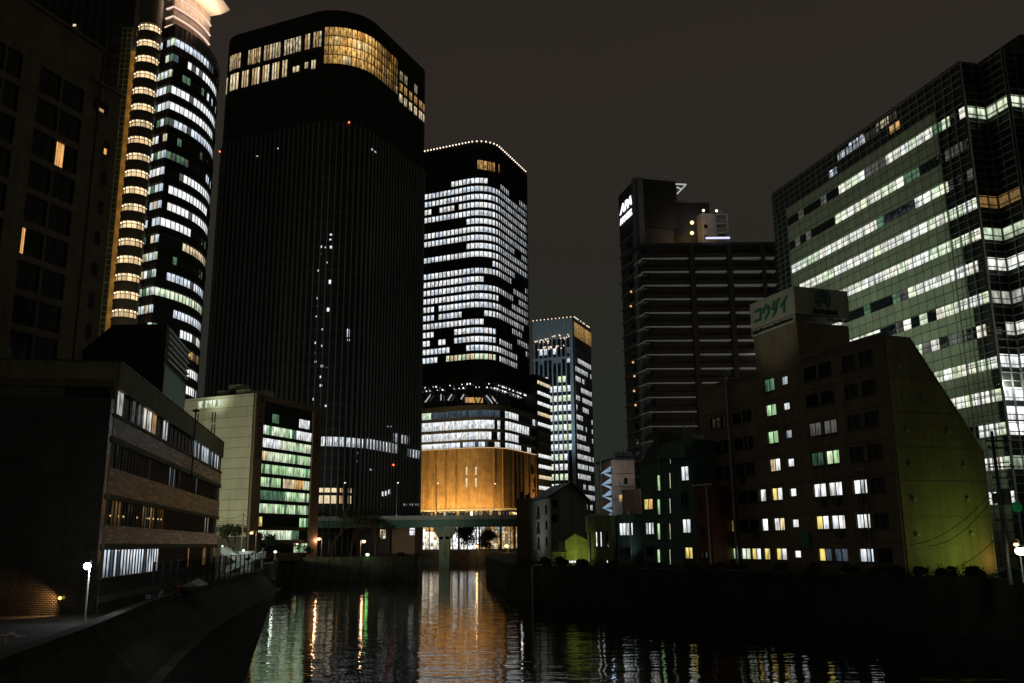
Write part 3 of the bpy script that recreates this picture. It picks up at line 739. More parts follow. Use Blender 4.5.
mb = MB(); mb.pbox(P3, s0l-6, sc, zc0+1.5, 149.6, .05, .35); mb.pbox(P3, s0l-6, sc, zc0-12, zc0-10.5, .05, .3); mb.build('crown_panel', M['palefin'], r)
z = P3.Z(560, 348); dz = (P3.Z(560, 348)-P3.Z(560, 470))/12.6; i = 0
while z > G+2:
    mb = MB(); s = s0l-3
    while s < sc-3:
        x = ppx(P3, s+1, z); pr = .25 if x < 549 else (.6 if i < 4 else .97)
        if x < 549 and i > 3: pr = .05
        lit = x < 569 and random.random() < pr; kd = random.choice(('gw', 'w', 'w', 'gw')) if i > 2 else random.choice(('db', 'cw'))
        mb.pane(P3, s+.95, s+3.05, z-dz*.62, z, .05, 1 if lit else 0, glow(kd, .85, 1.15) if lit else (0, 0, 0)); s += 3.1
    s = sc+1; run = 0; on = True
    while s < P3.L[3]-3:
        if run <= 0: on = random.random() < (.3 if i < 1 else .68); run = random.randint(1, 4)
        run -= 1; lit = on; mb.pane(P3, s+.4, s+2.4, z-dz*.5, z, .05, 1 if lit else 0, glow('w', .6, 1.05) if lit else (0, 0, 0)); s += 2.6
    mb.build('window_band', [M['glass2'], M['lit']], r); z -= dz; i += 1
mb = MB(); s = sc+.5
while s < P3.L[3]-.5: mb.pane(P3, s, s+1.8, P3.Z(580, 340), P3.Z(580, 326), .35, 0, glow('amber', .35, .75)); s += 2.2
mb.build('crown_light', M['litbusy'], r)
mb = MB(); s = s0l
while s < P3.L[3]-1:
    p = P3.at(s, .3); 
    if s < sc or random.random() < .8: mb.ball((p[0], p[1], 150.2), .42, 0, 6)
    s += 2.6
for k in range(46): 
    s = random.uniform(sc-26, sc-2); p = P3.at(s, .9); mb.ball((p[0], p[1], random.choice((zc0+random.uniform(-1, 4), zc0-4+random.uniform(-1, 1)))), .4, 0, 6)
mb.build('crown_spotlight', emit('crown_spot', (1, .8, .62), 1.3), r)
p = P3.at(sc-18, 45); light('SPOT', (p[0], p[1], 30), 130000, (.62, .85, 1), r, (C3[0]-6, C3[1], 118), 3, 70, 1, name='added_facade_fill')  # added spot far out front, without fixture, brightens the pale fins

Cs = at_y(548.5, 380, 455); Cs = V2(Cs)-D(23.6)*16; za = zat(541, 374, Cs)
PS = rrect(Cs, -66.4, 23.6, 30, 18, (0, 0, 0, 0))
r = root_at('office_block', 'dark slab block with short lit strips between the white-lit tower and distant pale tower', 'office building', Cs)
mb = MB(); mb.prism(PS.P[:-1], G, za); mb.build('wall', M['darkgrey'], r)
z = za-3
i = 0
while z > 25:
    mb = MB(); s = PS.L[2]+.6
    on = random.random() < .7
    while s < PS.L[3]-1.2:
        mb.pane(PS, s, s+1.5, z-1.7, z, .05, 1 if on else 0, glow('w' if i % 3 else 'warm', .8, 1.1) if on else (0, 0, 0)); s += 1.6
    mb.build('window_band', [M['glass'], M['lit']], r)
    b = MB(); b.pbox(PS, PS.L[2]-.1, PS.L[3]-.1, z+.1, z+.5, .03, .35); b.build('ledge', M['midgrey'], r); z -= 5.2; i += 1

# ================================================================ hotel tower with the lit sign
Ca = at_y(636, 178, 185); ztop = Ca[2]
la = on_face(618.5, 194, Ca, -14)[0]
PA = rrect(Ca, -14, 76, la, on_face(676, 182, Ca, 76)[0], (0, 0, 0, 0))
r = root_at('hotel_tower', 'slim dark hotel tower with a white lit sign high on its left side', 'hotel', Ca)
mb = MB(); mb.prism(PA.P[:-1], G, ztop); mb.build('wall', M['darkgrey'], r)
s0, s1 = PA.L[1], PA.L[2]
zs = PA.Z(628, 235)
mb = MB(); mb.pbox(PA, s0+.8, s1-1.6, zs, ztop-.8, .02, .35); sp_ = mb.build('sign_panel', M['black'], r)
mb = MB(); mb.pbox(PA, s1-1.5, s1-.02, G, ztop, .02, .6); mb.pbox(PA, s1+.02, s1+1.3, G, ztop, .02, .6); mb.build('corner_column', M['midgrey'], r)
mb = MB(); mb.pbox(PA, s1+1.4, PA.L[3]-.4, PA.Z(655, 228), ztop-.6, .02, .3); mb.build('screen_panel', M['black'], r)
u = -D(-14); M['signlit'] = emit('sign_letter_light', (.92, .95, 1), 1.6)
wid = s1-s0-2.6
a, z0 = PA.hit(620.2, 218); p = PA.at(a, .4)
A = text_obj('APA', 3.9, M['signlit'], (p[0], p[1], PA.Z(619.8, 218.5)+.4), u, sp_, bold=.16, shear=.25, sx=1); 
p = PA.at(s0+1.2, .42)
def fit_text(o, P, sA, sB, z0, z1, off):
    """scale a lettering mesh so it fills a stretch of facade"""
    me = o.data; u_ = (P.at(sB)-P.at(sA)).normalized(); loc = Vector(o['_o'])
    c = [(Vector((v.co.x, v.co.y)).dot(u_), v.co.z) for v in me.vertices]
    a0, a1 = min(q[0] for q in c), max(q[0] for q in c); b0, b1 = min(q[1] for q in c), max(q[1] for q in c)
    n = Vector((u_.y, -u_.x)); base = P.at(sA)
    nd = [Vector((v.co.x, v.co.y)).dot(n) for v in me.vertices]; n0 = min(nd)
    for v, q, d in zip(me.vertices, c, nd):
        k = (q[0]-a0)/(a1-a0)*(sB-sA); h = z0+(q[1]-b0)/(b1-b0)*(z1-z0); w_ = base+u_*k+n*(off+(d-n0))
        v.co = (w_.x-loc.x, w_.y-loc.y, h-loc.z)
fit_text(A, PA, s0+1.4, s1-1.9, PA.Z(624, 213.5), PA.Z(626, 202), .38)
A = text_obj('HOTEL', 2, M['signlit'], (0, 0, 0), u, sp_, bold=.12, shear=.25); fit_text(A, PA, s0+1.4, s1-1.9, PA.Z(625, 223), PA.Z(626, 215.5), .38)
# left side floors: ledges, tiny landing lamps
n_ = 24; zt_ = PA.Z(630, 238); fl = 3.1; z = zt_; i = 0
while z > G+2:
    b = MB(); b.pbox(PA, s0+.3, s1-1.55, z, z+.35, .02, .5); b.build('ledge', M['midgrey'], r)
    mb = MB(); mb.pane(PA, s0+5, s0+6.6, z-2.3, z-.9, .03, 0); mb.build('window', M['glass'], r)
    if i in (4, 5, 9, 10, 11, 12, 18, 19, 20): 
        mb = MB(); p = PA.at(s1-3.2-(i % 2)*.5, .9); mb.ball((p[0], p[1], z-.5), .24 if i < 15 else .33, 0, 8); mb.build('landing_lamp', emit('amber_lamp', (1, .55, .2), .9 if i < 15 else 2.2), r)
    z -= fl; i += 1
# roof: rails, white truss bracket at right
mb = MB(); z = ztop
pts = [PA.at(s, -.4) for s in (s1+2, PA.L[3]-.6)]
mb.tube([(pts[0][0], pts[0][1], z+1.2), (pts[1][0], pts[1][1], z+1.2)], .07, 0, 6)
for k in range(7): p = pts[0].lerp(pts[1], k/6); mb.tube([(p[0], p[1], z), (p[0], p[1], z+1.2)], .05, 0, 6)
mb.build('roof_railing', M['steel'], r)
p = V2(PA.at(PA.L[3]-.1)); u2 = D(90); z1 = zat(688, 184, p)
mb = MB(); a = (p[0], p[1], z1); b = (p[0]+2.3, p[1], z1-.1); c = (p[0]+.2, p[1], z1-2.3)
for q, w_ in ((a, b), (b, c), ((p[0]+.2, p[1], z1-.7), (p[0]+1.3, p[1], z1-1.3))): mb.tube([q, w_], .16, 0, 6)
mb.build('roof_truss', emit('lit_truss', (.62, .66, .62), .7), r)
# lower roof blocks of the hotel
zr = at_y(642, 246, 182)[2]; Cb = at_y(672, 200, 187); PB = rrect(Cb, -20, 84, 9, on_face(709, 203, Cb, 84)[0], (0, 0, 0, 0)); zb = Cb[2]
mb = MB(); mb.prism(PB.P[:-1], zr-2, zb-.5); mb.build('roof_block', M['black'], r)
mb = MB(); mb.prism([PB.at(s, .5) for s in PB.L[:-1]], zb-.5, zb); mb.build('roof_canopy', M['midgrey'], r)
mb = MB(); mb.pbox(PB, PB.L[2]-3.2, PB.L[2]-.05, zr-2, zb-.6, .02, .3); mb.build('roof_pier', M['midgrey'], r)

# ================================================================ residential tower with white balcony edges
Cr = at_y(642, 246, 182); zr = Cr[2]
lenr = on_face(779, 240, Cr, 90)[0]
PR = rrect(Cr, -14, 90, 5, lenr, (0, 0, 0, 0))
r = root_at('apartment_tower', 'broad dark brown apartment tower with thin white balcony edges, right of the lit hotel sign', 'apartment tower', Cr)
mb = MB(); mb.prism([PR.at(s, -1.6) for s in (PR.L[1]+.01, PR.L[2]-.01, PR.L[3]-.01, PR.L[4]-.01)], G, zr); mb.build('wall', M['brown'], r)
cs = PR.L[2]; xs = [642, 691, 697, 729, 735, 765, 767, 779]
S_ = [PR.S(max(x, 642.5), 300) for x in xs]
fl = (PR.Z(660, 259)-PR.Z(660, 430))/12.2
mb = MB()
mb.pbox(PR, S_[1]+.1, S_[2]-.1, G, zr+.2, -1.6, .5); mb.pbox(PR, S_[3]+.1, S_[4]-.1, G, zr+.2, -1.6, .35); mb.pbox(PR, S_[5]-.2, S_[6]+.2, G, zr+.2, -1.6, .3); mb.build('pier', M['brown'], r)
mb = MB(); mb.prism([PR.at(s, .3) for s in (PR.L[1]+.01, PR.L[2]-.01, PR.L[3]-.01, PR.L[4]-.01)], zr, zr+.6); mb.build('roof_edge', M['darkgrey'], r)
segs = [(cs-4.9, cs-.01), (cs+.01, S_[1]), (S_[2], S_[3]), (S_[4], S_[5]), (S_[6], S_[7]-.2)]
litspots = {(4, 0): [(2, .5, 'w')], }
z = zr-2.9; i = 0
random.seed(5)
lits = {(1, 0): [(718, 3, 'cw')], (2, 0): [(718, 5, 'warm')], (3, 0): [(684, 5, 'w'), (738, 4, 'cw')], (4, 0): [(685, 4, 'dim')], (6, 0): [(657, 4, 'cw'), (670, 1.6, 'w'), (687, 5, 'cw')], (8, 0): [(659, 4, 'dim'), (671, 2, 'cw'), (743, 4, 'dim')],
        (9, 0): [(660, 4, 'dim'), (672, 2, 'w'), (724, 5, 'dim'), (744, 6, 'dim'), (757, 3, 'cw')], (10, 0): [(705, 3, 'w'), (712, 3, 'cw')], (11, 0): [(673, 3, 'dim'), (688, 3, 'dim')], (12, 0): [(660, 3, 'dim'), (673, 3, 'dim')]}
while z > G+4:
    slab = MB(); rail = MB()
    for (a, b) in segs:
        slab.pbox(PR, a+.05, b-.05, z, z+.2, -1.6, .1); rail.pbox(PR, a+.08, b-.08, z+.2, z+1.25, -.08, .02)
    slab.build('balcony_slab', M['slabedge'], r); rail.build('balcony_parapet', M['brown'], r)
    mb = MB()
    for (a, b) in segs[1:]:
        q = a+1.2
        while q < b-2.4: mb.pane(PR, q, q+1.9, z+.3, z+2.3, -1.55, 0); q += 4.1
    mb.build('window_band', M['glass'], r)
    for (x, w_, kd) in lits.get((i, 0), []):
        s = PR.S(x, 260+i*14); mb = MB(); mb.pane(PR, s, s+w_*.21, z+1.35, z+2.0 if w_ > 2 else z+2.3, -1.5, 0, glow(kd, .8, 1)); mb.build('lit_pane', M['litsoft'], r)
    z -= fl; i += 1
# roof house with lamps and outside stair
Ch = at_y(702, 213, 186); PH = rrect(Ch, -30, 78, 6, on_face(716, 214, Ch, 78)[0], (0, 0, 0, 0)); zh = Ch[2]
mb = MB(); mb.prism(PH.P[:-1], zr-1, zh); 
M['lighthouse'] = mat('light_grey_render', (.26, .28, .30), .7)
mb.build('roof_house', M['lighthouse'], r)
s = PH.L[2]+.3
for z in (zh-2.6, zh-5.1):
    mb = MB(); mb.pane(PH, s, s+.8, z-.9, z, .03); mb.build('window', M['glass'], r)
mb = MB()
pe = PH.at(PH.L[3]-.02)
for k, z in enumerate((zh-.1, zh-2.2, zh-4.4)):
    mb.abox(pe[0]+.05, pe[0]+2.5, pe[1]-.4, pe[1]+1.4, z-.25, z)
    mb.abox(pe[0]+1.1, pe[0]+1.2, pe[1]-.35, pe[1]-.3, z, z+1)
mb.abox(pe[0]+2.2, pe[0]+2.5, pe[1]-.3, pe[1]+1.2, zr-1, zh); mb.build('outside_stair', M['lighthouse'], r)
for (x, y) in ((692, 222.6), (692, 233)):
    q = at_y(x, y, 183.5); mb = MB(); mb.ball(q, .42, 0, 8); mb.build('roof_lamp', emit('roof_lamp', (1, .62, .3), 2.5), r)
    light('POINT', (q[0]+.6, q[1]-1, q[2]), 200, (1, .55, .2), r, size=.3)
for (x, y) in ((703.5, 210.5), (716.5, 210.8)):
    q = at_y(x, y, 185); mb = MB(); mb.ball(q, .28, 0, 8); mb.build('roof_lamp', emit('roof_lamp2', (1, .85, .7), 3), r)
light('POINT', (Ch[0]+3, Ch[1]-9, zh+1), 260, (.8, .88, 1), r, size=.8)
a = at_y(706, 238.6, 181); b = at_y(730, 238, 181); mb = MB(); mb.box(a, (b[0]-a[0], 0, 0), (0, .3, 0), (0, 0, .35)); mb.build('roof_light_strip', emit('violet_strip', (.62, .6, 1), 1.4), r)
q = at_y(757.5, 353.5, 181); mb = MB(); mb.ball(q, .38, 0, 8); mb.build('landing_lamp', emit('balcony_lamp', (1, .9, .85), 2.5), r)

# ================================================================ big glass office building at right
Cg = at_y(959, 61, 100); zg = Cg[2]; aG = -14.5
lg = on_face(771.5, 194, Cg, aG)[0]
dl, dr = D(aG), D(75.5); W_ = V2(Cg)+dl*lg
pts = [W_+dr*40, W_, V2(Cg)]
p = V2(Cg)
for (a, b) in ((3.0, 3.6), (3.0, 3.8), (1.2, 5.2), (3, 2), (14, 0)):
    p = p+dr*a; pts.append(p.copy())
    if b: p = p-dl*b; pts.append(p.copy())
PG = Path(pts)
r = root_at('office_building', 'huge glass office building with lit ribbon windows and pale green panels, stepped corner at right', 'office building', Cg)
hs = [0, 0, 1.3, 1.3]
mb = MB(); back = [pts[-1]+dl*70, pts[0]]
mb.prism([q for q in pts]+[pts[-1]+dl*30+dr*10, pts[0]+dr*8], G, zg); mb.build('wall', M['black'], r)
SL0, SC_ = PG.L[1], PG.L[2]

r_ = [o for o in bpy.data.objects if o.name.startswith('apartment_tower')][0]
light('SPOT', (24, 128, 13), 6000, (1, .97, .9), r_, (48, 182, 42), 3, 110, 1, name='added_facade_fill')  # this and the next: unseen spots added to brighten the white slab edges
light('SPOT', (62, 150, 13), 5000, (1, .97, .9), r_, (66, 182, 45), 3, 110, 1, name='added_facade_fill')
random.seed(21)
zc_ = [57.5, 53.4, 49.5, 45.8, 42.0, 38.3, 34.3, 30.6, 26.6, 22.9, 19.1, 15.3, 11.5]
edge = [4.8, 4.8, 4.8, 4.8, 2.9, 2.9, 2.5, 2.5, 1.0, .7, .7, .7, .7]      # where the pale panels stop, from the corner
LE = 39.8; T = SC_
def XS(x, y=300): return PG.S(x, y)
dark = {0: [(868, 884), (0, 838)], 1: [(906, 990), (0, 838)], 2: [(875, 908)], 3: [(700, 745)], 4: [(700, 712)], 5: [(844, 905)], 6: [(883, 905), (915, 920)], 7: [(922, 929), (944, 975)], 8: [(925, 935), (967, 974)], 9: [(0, 1)], 10: [(960, 972)]}
for i, zc in enumerate(zc_):
    z0, z1 = zc-.68, zc+.68; mb = MB()
    s = T-LE if i != 3 else T-44.2
    w_ = 1.55
    s = max(s, .1)
    while s < T-.2:
        e_ = min(s+w_, T-.02); x = ppx(PG, (s+e_)/2, zc)
        dk = any(a < x < b for a, b in dark.get(i, []))
        if T-s < edge[i]-.3 and i in (1, 2, 5, 7): dk = True
        if random.random() < .03: dk = True
        kd = random.choice(('nw', 'gw', 'nw')) if not dk else None
        if dk and random.random() < .25: kd = random.choice(('dim', 'dg', 'dim'))
        g = glow(kd, .85, 1.15) if kd else (0, 0, 0)
        for (a, b) in ((z0, zc-.04), (zc+.04, z1)):
            q = random.uniform(.75, 1.05); mb.pane(PG, s+.07, e_-.07, a, b, .03, 1 if kd else 0, (g[0]*q, g[1]*q, g[2]*q))
        s += w_
    mb.build('window_band', [M['glass2'], M['lit']], r)
# pale green spandrel panels between ribbons, stepping out to the corner lower down
b = MB(); b.pbox(PG, T-LE, T-edge[0], zc_[0]+.72, zc_[0]+2.4, .02, .22); b.build('spandrel', M['panel'], r)
for i in range(len(zc_)):
    zlo = zc_[i+1]+.72 if i+1 < len(zc_) else G
    b = MB(); b.pbox(PG, T-LE, T-edge[i], zlo, zc_[i]-.72, .02, .22); b.build('spandrel', M['panel'], r)
# mullion grid over the dark glass
mb = MB(); z = zg-.4
while z > G:
    if z > zc_[0]+2.5:
        mb.pbox(PG, .1, T, z, z+.09, .03, .16)
    else:
        mb.pbox(PG, PG.L[1]+.05, T-LE-.05, z, z+.09, .03, .16)
    z -= .96
s = .4
while s < T: mb.pbox(PG, s, s+.09, zc_[0]+2.5, zg, .03, .18); s += 1.55
s = T-LE-.1
while s > .2: mb.pbox(PG, s, s+.09, G, zc_[0]+2.4, .03, .18); s -= 1.55
z = zc_[0]+2
while z > G+1:
    mb.pbox(PG, T-4.7, T-.02, z, z+.06, .23, .3); z -= .96
for k in range(4): mb.pbox(PG, T-4.65+k*1.55, T-4.56+k*1.55, G, zc_[0]+2.4, .03, .3)
mb.build('mullion', M['mull'], r)
# rows of lit glass seen at the dark top: reflections of lit neighbours painted as glowing panes here
for (x0, y0, x1, n, kd) in ((849, 140, 864, 4, 'cw'), (866, 134, 881, 3, 'dim'), (838, 154, 866, 7, 'cw'), (830, 171, 838, 2, 'cw'), (876, 118, 889, 3, 'warm'), (884, 113, 897, 3, 'dim'), (890, 127, 901, 2, 'amber')):
    s0, z0 = PG.hit(x0, y0+4); z0 = min(z0, zg-1.3); s1 = PG.S(x1, y0+4-(x1-x0)*.65); mb = MB(); w_ = max((s1-s0)/n, .5)
    for k in range(n): mb.pane(PG, s0+k*w_, s0+k*w_+w_*.8, z0-.5, z0+.6, .04, 0, glow(kd, .35, .9))
    mb.build('lit_pane', M['litbusy'], r)
# the stepped glass corner
rowsR = [(57.5, 'gw', 1), (45.8+.2, 'amber', .35), (42.0, 'gw', .8), (38.3, 'nw', 1.1), (34.3, 'nw', .45), (30.6, 'nw', .8), (26.8, 'w', 1.2), (23, 'w', 1.8), (20.8, 'w', 1.3), (19.1, 'w', 1.5), (49.6, None, 0), (53.4, None, 0), (15.3, 'gw', .5)]
for (zc, kd, q) in rowsR:
    mb = MB()
    for i in range(2, len(PG.P)-1):
        a, b = PG.L[i], PG.L[i+1]; n = max(1, round((b-a)/1.6)); w_ = (b-a)/n
        for k in range(n):
            kk = kd if kd and random.random() < .9 else None
            g = glow(kk, .7, 1.1) if kk else (0, 0, 0); g = tuple(c*q for c in g)
            mb.pane(PG, a+k*w_+.06, a+(k+1)*w_-.06, zc-.75, zc+.75, .03, 1 if kk else 0, g)
    mb.build('window_band', [M['glass2'], M['lit']], r)
mb = MB(); z = zg-.4
while z > G:
    mb.pbox(PG, T+.02, PG.len, z, z+.10, .05, .2); z -= .96
for i in range(2, len(PG.P)-1):
    a, b = PG.L[i], PG.L[i+1]; n = max(1, round((b-a)/1.6))
    for k in range(n+1):
        s = min(max(a+(b-a)*k/n, a+.06), b-.06); mb.pbox(PG, s-.05, s+.05, G, zg, .04, .22)
mb.build('corner_mullion', M['mull'], r)
s, z = PG.hit(1006, 270); 
q = PG.at(T+4, 2.2); light('POINT', (q[0], q[1], 24), 500, (.9, 1, .85), r, size=.5)
# rooftop mast and plant
mb = MB(); p = PG.at(XS(875, 120), -3); mb.tube([(p[0], p[1], zg), (p[0], p[1], zg+2.4)], .09, 0, 6); mb.build('roof_mast', M['steel'], r)
mb = MB(); q5 = PG.P[5]; mb.prism([q5+dr*.3+dl*.3, q5+dr*30+dl*.3, q5+dr*30+dl*14, q5+dr*.3+dl*14], zg-.2, zg+2.6); mb.build('roof_storey', M['black'], r)
mb = MB(); p = PG.at(T-2, -6); mb.box((p[0]-3, p[1]+2, zg), (8, 0, 0), (0, 5, 0), (0, 0, 1.6)); mb.build('roof_plant', M['darkgrey'], r)
for (x, y, z, e, tx, ty, tz) in ((30, 112, 27, 4000, 49, 128, 44), (38, 101, 27, 3200, 53, 110, 42), (27, 126, 27, 3200, 46, 138, 42), (46, 92, 12, 1400, 58, 97, 22)):
    light('SPOT', (x, y, z), e, (.80, 1, .72), r, (tx, ty, tz), 2, 140, 1, name='added_facade_fill')  # unseen spots added behind the brown block to light the pale panels

# ================================================================ brown apartment block with rooftop sign and sloping end
Ck = at_y(884, 335, 77); aK, bK = -19.5, 70.5; dk, ek = D(aK), D(bK); ztK = Ck[2]
Lk = 30.2
r = root_at('apartment_block', 'brown tiled apartment block with rooftop sign box and sloping side wall lit green', 'apartment block', Ck)
O = V2(Ck)
prof = [(0, G-.1), (0, ztK), (2.86, ztK), (9.75, 14.6), (9.6, G-.3)]
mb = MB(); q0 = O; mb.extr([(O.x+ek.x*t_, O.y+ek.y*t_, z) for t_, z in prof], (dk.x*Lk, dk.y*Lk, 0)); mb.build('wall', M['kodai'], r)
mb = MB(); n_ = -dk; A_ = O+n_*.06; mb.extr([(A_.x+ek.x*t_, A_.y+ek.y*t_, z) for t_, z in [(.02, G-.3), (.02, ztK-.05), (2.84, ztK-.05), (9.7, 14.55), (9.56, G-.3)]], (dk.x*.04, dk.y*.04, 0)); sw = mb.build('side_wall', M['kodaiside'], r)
mb = MB()
def kp(t_, z, o): v = O+ek*t_+n_*o; return (v.x, v.y, z)
mb.tube([kp(2.9, ztK-.5, .15), kp(9.55, 14.7, .15), kp(9.35, G, .15)], .06, 0, 6); mb.build('edge_pipe', M['steel'], r)
for z in (7.3, 10.2, 13.1, 16, 18.9, 21.6):
    mb = MB()
    for t_ in ((1.1, 6.9) if z < 15 else (1.1, 5.6) if z < 17 else (1.1, 3.2) if z < 20 else (1.0,)):
        v = kp(t_, z, .07); mb.box(v, (ek.x*.35, ek.y*.35, 0), (n_.x*.22, n_.y*.22, 0), (0, 0, .28))
    mb.build('vent_cover', M['beige'], r)
mb = MB()
for z in (8.9, 11.9, 14.8, 17.8, 20.8):
    tm = 9.6 if z < 14.6 else 2.86+(9.75-2.86)*(ztK-z)/(ztK-14.6)
    v = kp(.05, z, .07); mb.box(v, (ek.x*(tm-.1), ek.y*(tm-.1), 0), (n_.x*.02, n_.y*.02, 0), (0, 0, .05))
mb.build('joint_strip', M['kodai'], r)
# facade skin with openings; s runs left (far) -> right (corner)
PK = Path([O+dk*Lk, O]); KL = Lk
rz = [(22.27, 23.65), (19.69, 20.93), (16.82, 18.15), (13.97, 15.29), (11.03, 12.34), (8.02, 9.32), (5.12, 6.32)]
colz = {'a': (26.66, 28.66), 'b': (24.9, 26.4), 'c': (22.3, 24.0), 'd': (20.4, 22.1), 'n': (18.8, 19.9), 'm': (16.0, 17.8), 's': (13.75, 14.8), 'e': (9.25, 11.1), 'f': (7.0, 8.9), 'g': (3.7, 5.5), 'h': (1.4, 3.2)}
lit = {('m', 0): 'dg', ('m', 1): 'g', ('m', 2): 'g', ('m', 3): ('warm', 'w'), ('m', 4): ('y', 'w'), ('m', 5): ('w', 'warm'), ('m', 6): ('y', 'w'), ('s', 0): 'cw', ('s', 1): 'w', ('s', 2): 'cw', ('s', 3): 'w', ('s', 4): 'w', ('s', 5): 'w', ('s', 6): 'w',
       ('e', 2): 'dim', ('f', 2): 'dim', ('e', 3): 'dg', ('f', 3): ('gw', 'g'), ('e', 4): 'w', ('f', 4): 'w', ('g', 4): 'w', ('e', 5): ('y', 'w'), ('f', 5): 'w', ('g', 5): 'w', ('e', 6): ('y', 'db'), ('f', 6): 'db', ('g', 6): 'cw',
       ('n', 4): 'w', ('n', 5): 'w', ('n', 6): 'y', ('d', 6): ('y', 'cw'), ('c', 6): 'gw', ('b', 6): 'g', ('a', 6): 'dg', ('b', 5): 'y'}
wins = []; meta = []
for c, (a, b) in colz.items():
    for i, (z0, z1) in enumerate(rz):
        if c in 'abcd' and i == 0: continue
        if c == 'n' and i < 4: continue
        if c == 's': z0 += .25; z1 -= .2
        wins.append((KL-b, KL-a, z0, z1)); meta.append((c, i))
sk = MB(); punched(sk, PK, .05, KL-.02, G-.2, ztK-.05, wins, .2); sk.build('facade', M['kodai'], r)
for q, (c, i) in zip(wins, meta):
    kd = lit.get((c, i)); dimk = (c, i) in (('e', 3), ('b', 5))
    window(r, PK, *q, kind=kd, split=1 if c in 'sn' else 2, litm='lit' if not dimk else 'litbusy', lo=.35 if (c in 's' and i < 3) or dimk else .8, hi=.6 if dimk else 1.15, sill=c not in 's')
for c, i in (('e', 4), ('f', 4), ('g', 4), ('f', 5), ('g', 5), ('d', 5), ('c', 3)):          # air-conditioner shelves below some windows
    a, b = colz[c]; z = rz[i][0]; mb = MB(); mb.pbox(PK, KL-b+.9, KL-b+1.7, z-.75, z-.15, .25, .6); mb.build('air_conditioner', M['darkgrey'], r)
mb = MB(); mb.pbox(PK, -.05, KL-.0, ztK-.04, ztK+.25, -.2, .3); mb.build('parapet', M['kodai'], r)
mb = MB()
for z in (24.2, 21.4, 18.5, 15.6, 12.6, 9.6, 6.8): mb.pbox(PK, .1, KL-.1, z-.04, z, .2, .225)
mb.build('joint_strip', M['brown'], r)
# pipes and the pale flue
mb = MB(); s_ = KL-24.3; p = PK.at(s_, .55); mb.tube([(p[0], p[1], G), (p[0], p[1], ztK+.6)], .16, 0, 10); mb.tube([(p[0], p[1], ztK+.6), (p[0]+dk.x*-.6, p[1]+dk.y*-.6, ztK+1.0)], .2, 0, 10); mb.build('flue_pipe', M['steel'], r)
mb = MB(); 
for s_ in (KL-3.75,): p = PK.at(s_, .4); mb.tube([(p[0], p[1], G+.2), (p[0], p[1], 13.2)], .07, 0, 8); q = PK.at(s_-1.3, .4); mb.tube([(p[0], p[1], 13.2), (q[0], q[1], 13.2)], .07, 0, 8)
mb.build('drain_pipe', M['steel'], r)
mb = MB(); p = PK.at(KL-3.9, .5); 
mb = MB(); mb.pbox(PK, KL-13.2, KL-12.0, 6.4, 7.9, .2, .5); mb.build('wall_box', M['signg'], r)
# roof penthouse and sign box
sP0, sP1 = KL-18.9, KL-11.5; Cq = PK.at(sP1-1e-3, .25)
tR = on_face(846, 300, (Cq[0], Cq[1], 0), bK)[0]
zsb, zst = zat(799, 321.6, Cq), zat(797.4, 286.4, Cq)
B = [V2(PK.at(sP0, .25)), V2(Cq), V2(Cq)+ek*tR, V2(PK.at(sP0, .25))+ek*tR]
mb = MB(); mb.prism(B, ztK-.6, zsb); mb.build('penthouse', M['kodai'], r)
PB2 = Path([B[0], B[1], B[2], B[3]], True)
zs2 = zat(798.5, 314, Cq)
B3 = [PB2.at(s, .15) for s in (PB2.L[0]+.01, PB2.L[1]-.01, PB2.L[1]+.01, PB2.L[2]-.01, PB2.L[2]+.01, PB2.L[3]-.01)]
PS2 = Path([V2(B[0])-ek*.15+dk*.15, V2(B[1])-ek*.15-dk*.15, V2(B[2])+ek*.15-dk*.15, V2(B[3])+ek*.15+dk*.15], True)
mb = MB(); mb.prism(PS2.P[:-1], zs2, zst); sg = mb.build('rooftop_sign', M['signw'], r)
mb = MB(); mb.pbox(PS2, PS2.L[0]+.02, PS2.L[1]-.1, zsb, zs2-.06, -.1, .02); mb.build('address_strip', M['signw'], sg)
mb = MB(); mb.pbox(PS2, PS2.L[0], PS2.L[2], zs2-.06, zs2, -.1, .05); mb.build('sign_trim', M['signk'], sg)
Ls = PS2.L[1]; hh = zst-zs2
def stroke(mb, P, s0, z0, s1, z1, w_, off=.04):
    a, b = P.at(s0, off), P.at(s1, off); d = Vector((b[0]-a[0], b[1]-a[1], z1-z0)); d = d/d.length
    u_ = P.at(P.len*0+.1); seg = (P.P[1]-P.P[0]).normalized() if s0 < P.L[1] else (P.P[2]-P.P[1]).normalized()
    n = Vector((seg.y, -seg.x, 0)); t_ = n.cross(d)*w_/2; a3, b3 = Vector((a[0], a[1], z0))-d*w_*.3, Vector((b[0], b[1], z1))+d*w_*.3
    mb.box(a3-t_, b3-a3, t_*2, n*.05)
KANA = [[((.05, .85), (.9, .85)), ((.9, .85), (.9, .12)), ((0, .12), (.95, .12))],                                  # ko
        [((.45, 1), (.45, .8)), ((.08, .78), (.9, .78)), ((.08, .78), (.08, .5)), ((.9, .78), (.8, .35)), ((.8, .35), (.35, .0))],  # u
        [((.35, 1), (.05, .5)), ((.25, .78), (.8, .78)), ((.8, .78), (.62, .3)), ((.62, .3), (.2, 0)), ((.3, .52), (.65, .36)), ((.86, 1.02), (.94, .9)), ((1.0, 1.06), (1.08, .94))],  # da
        [((.9, 1), (.05, .45)), ((.52, .72), (.52, 0))]]                                                              # i
cw = (Ls-1.6)/4
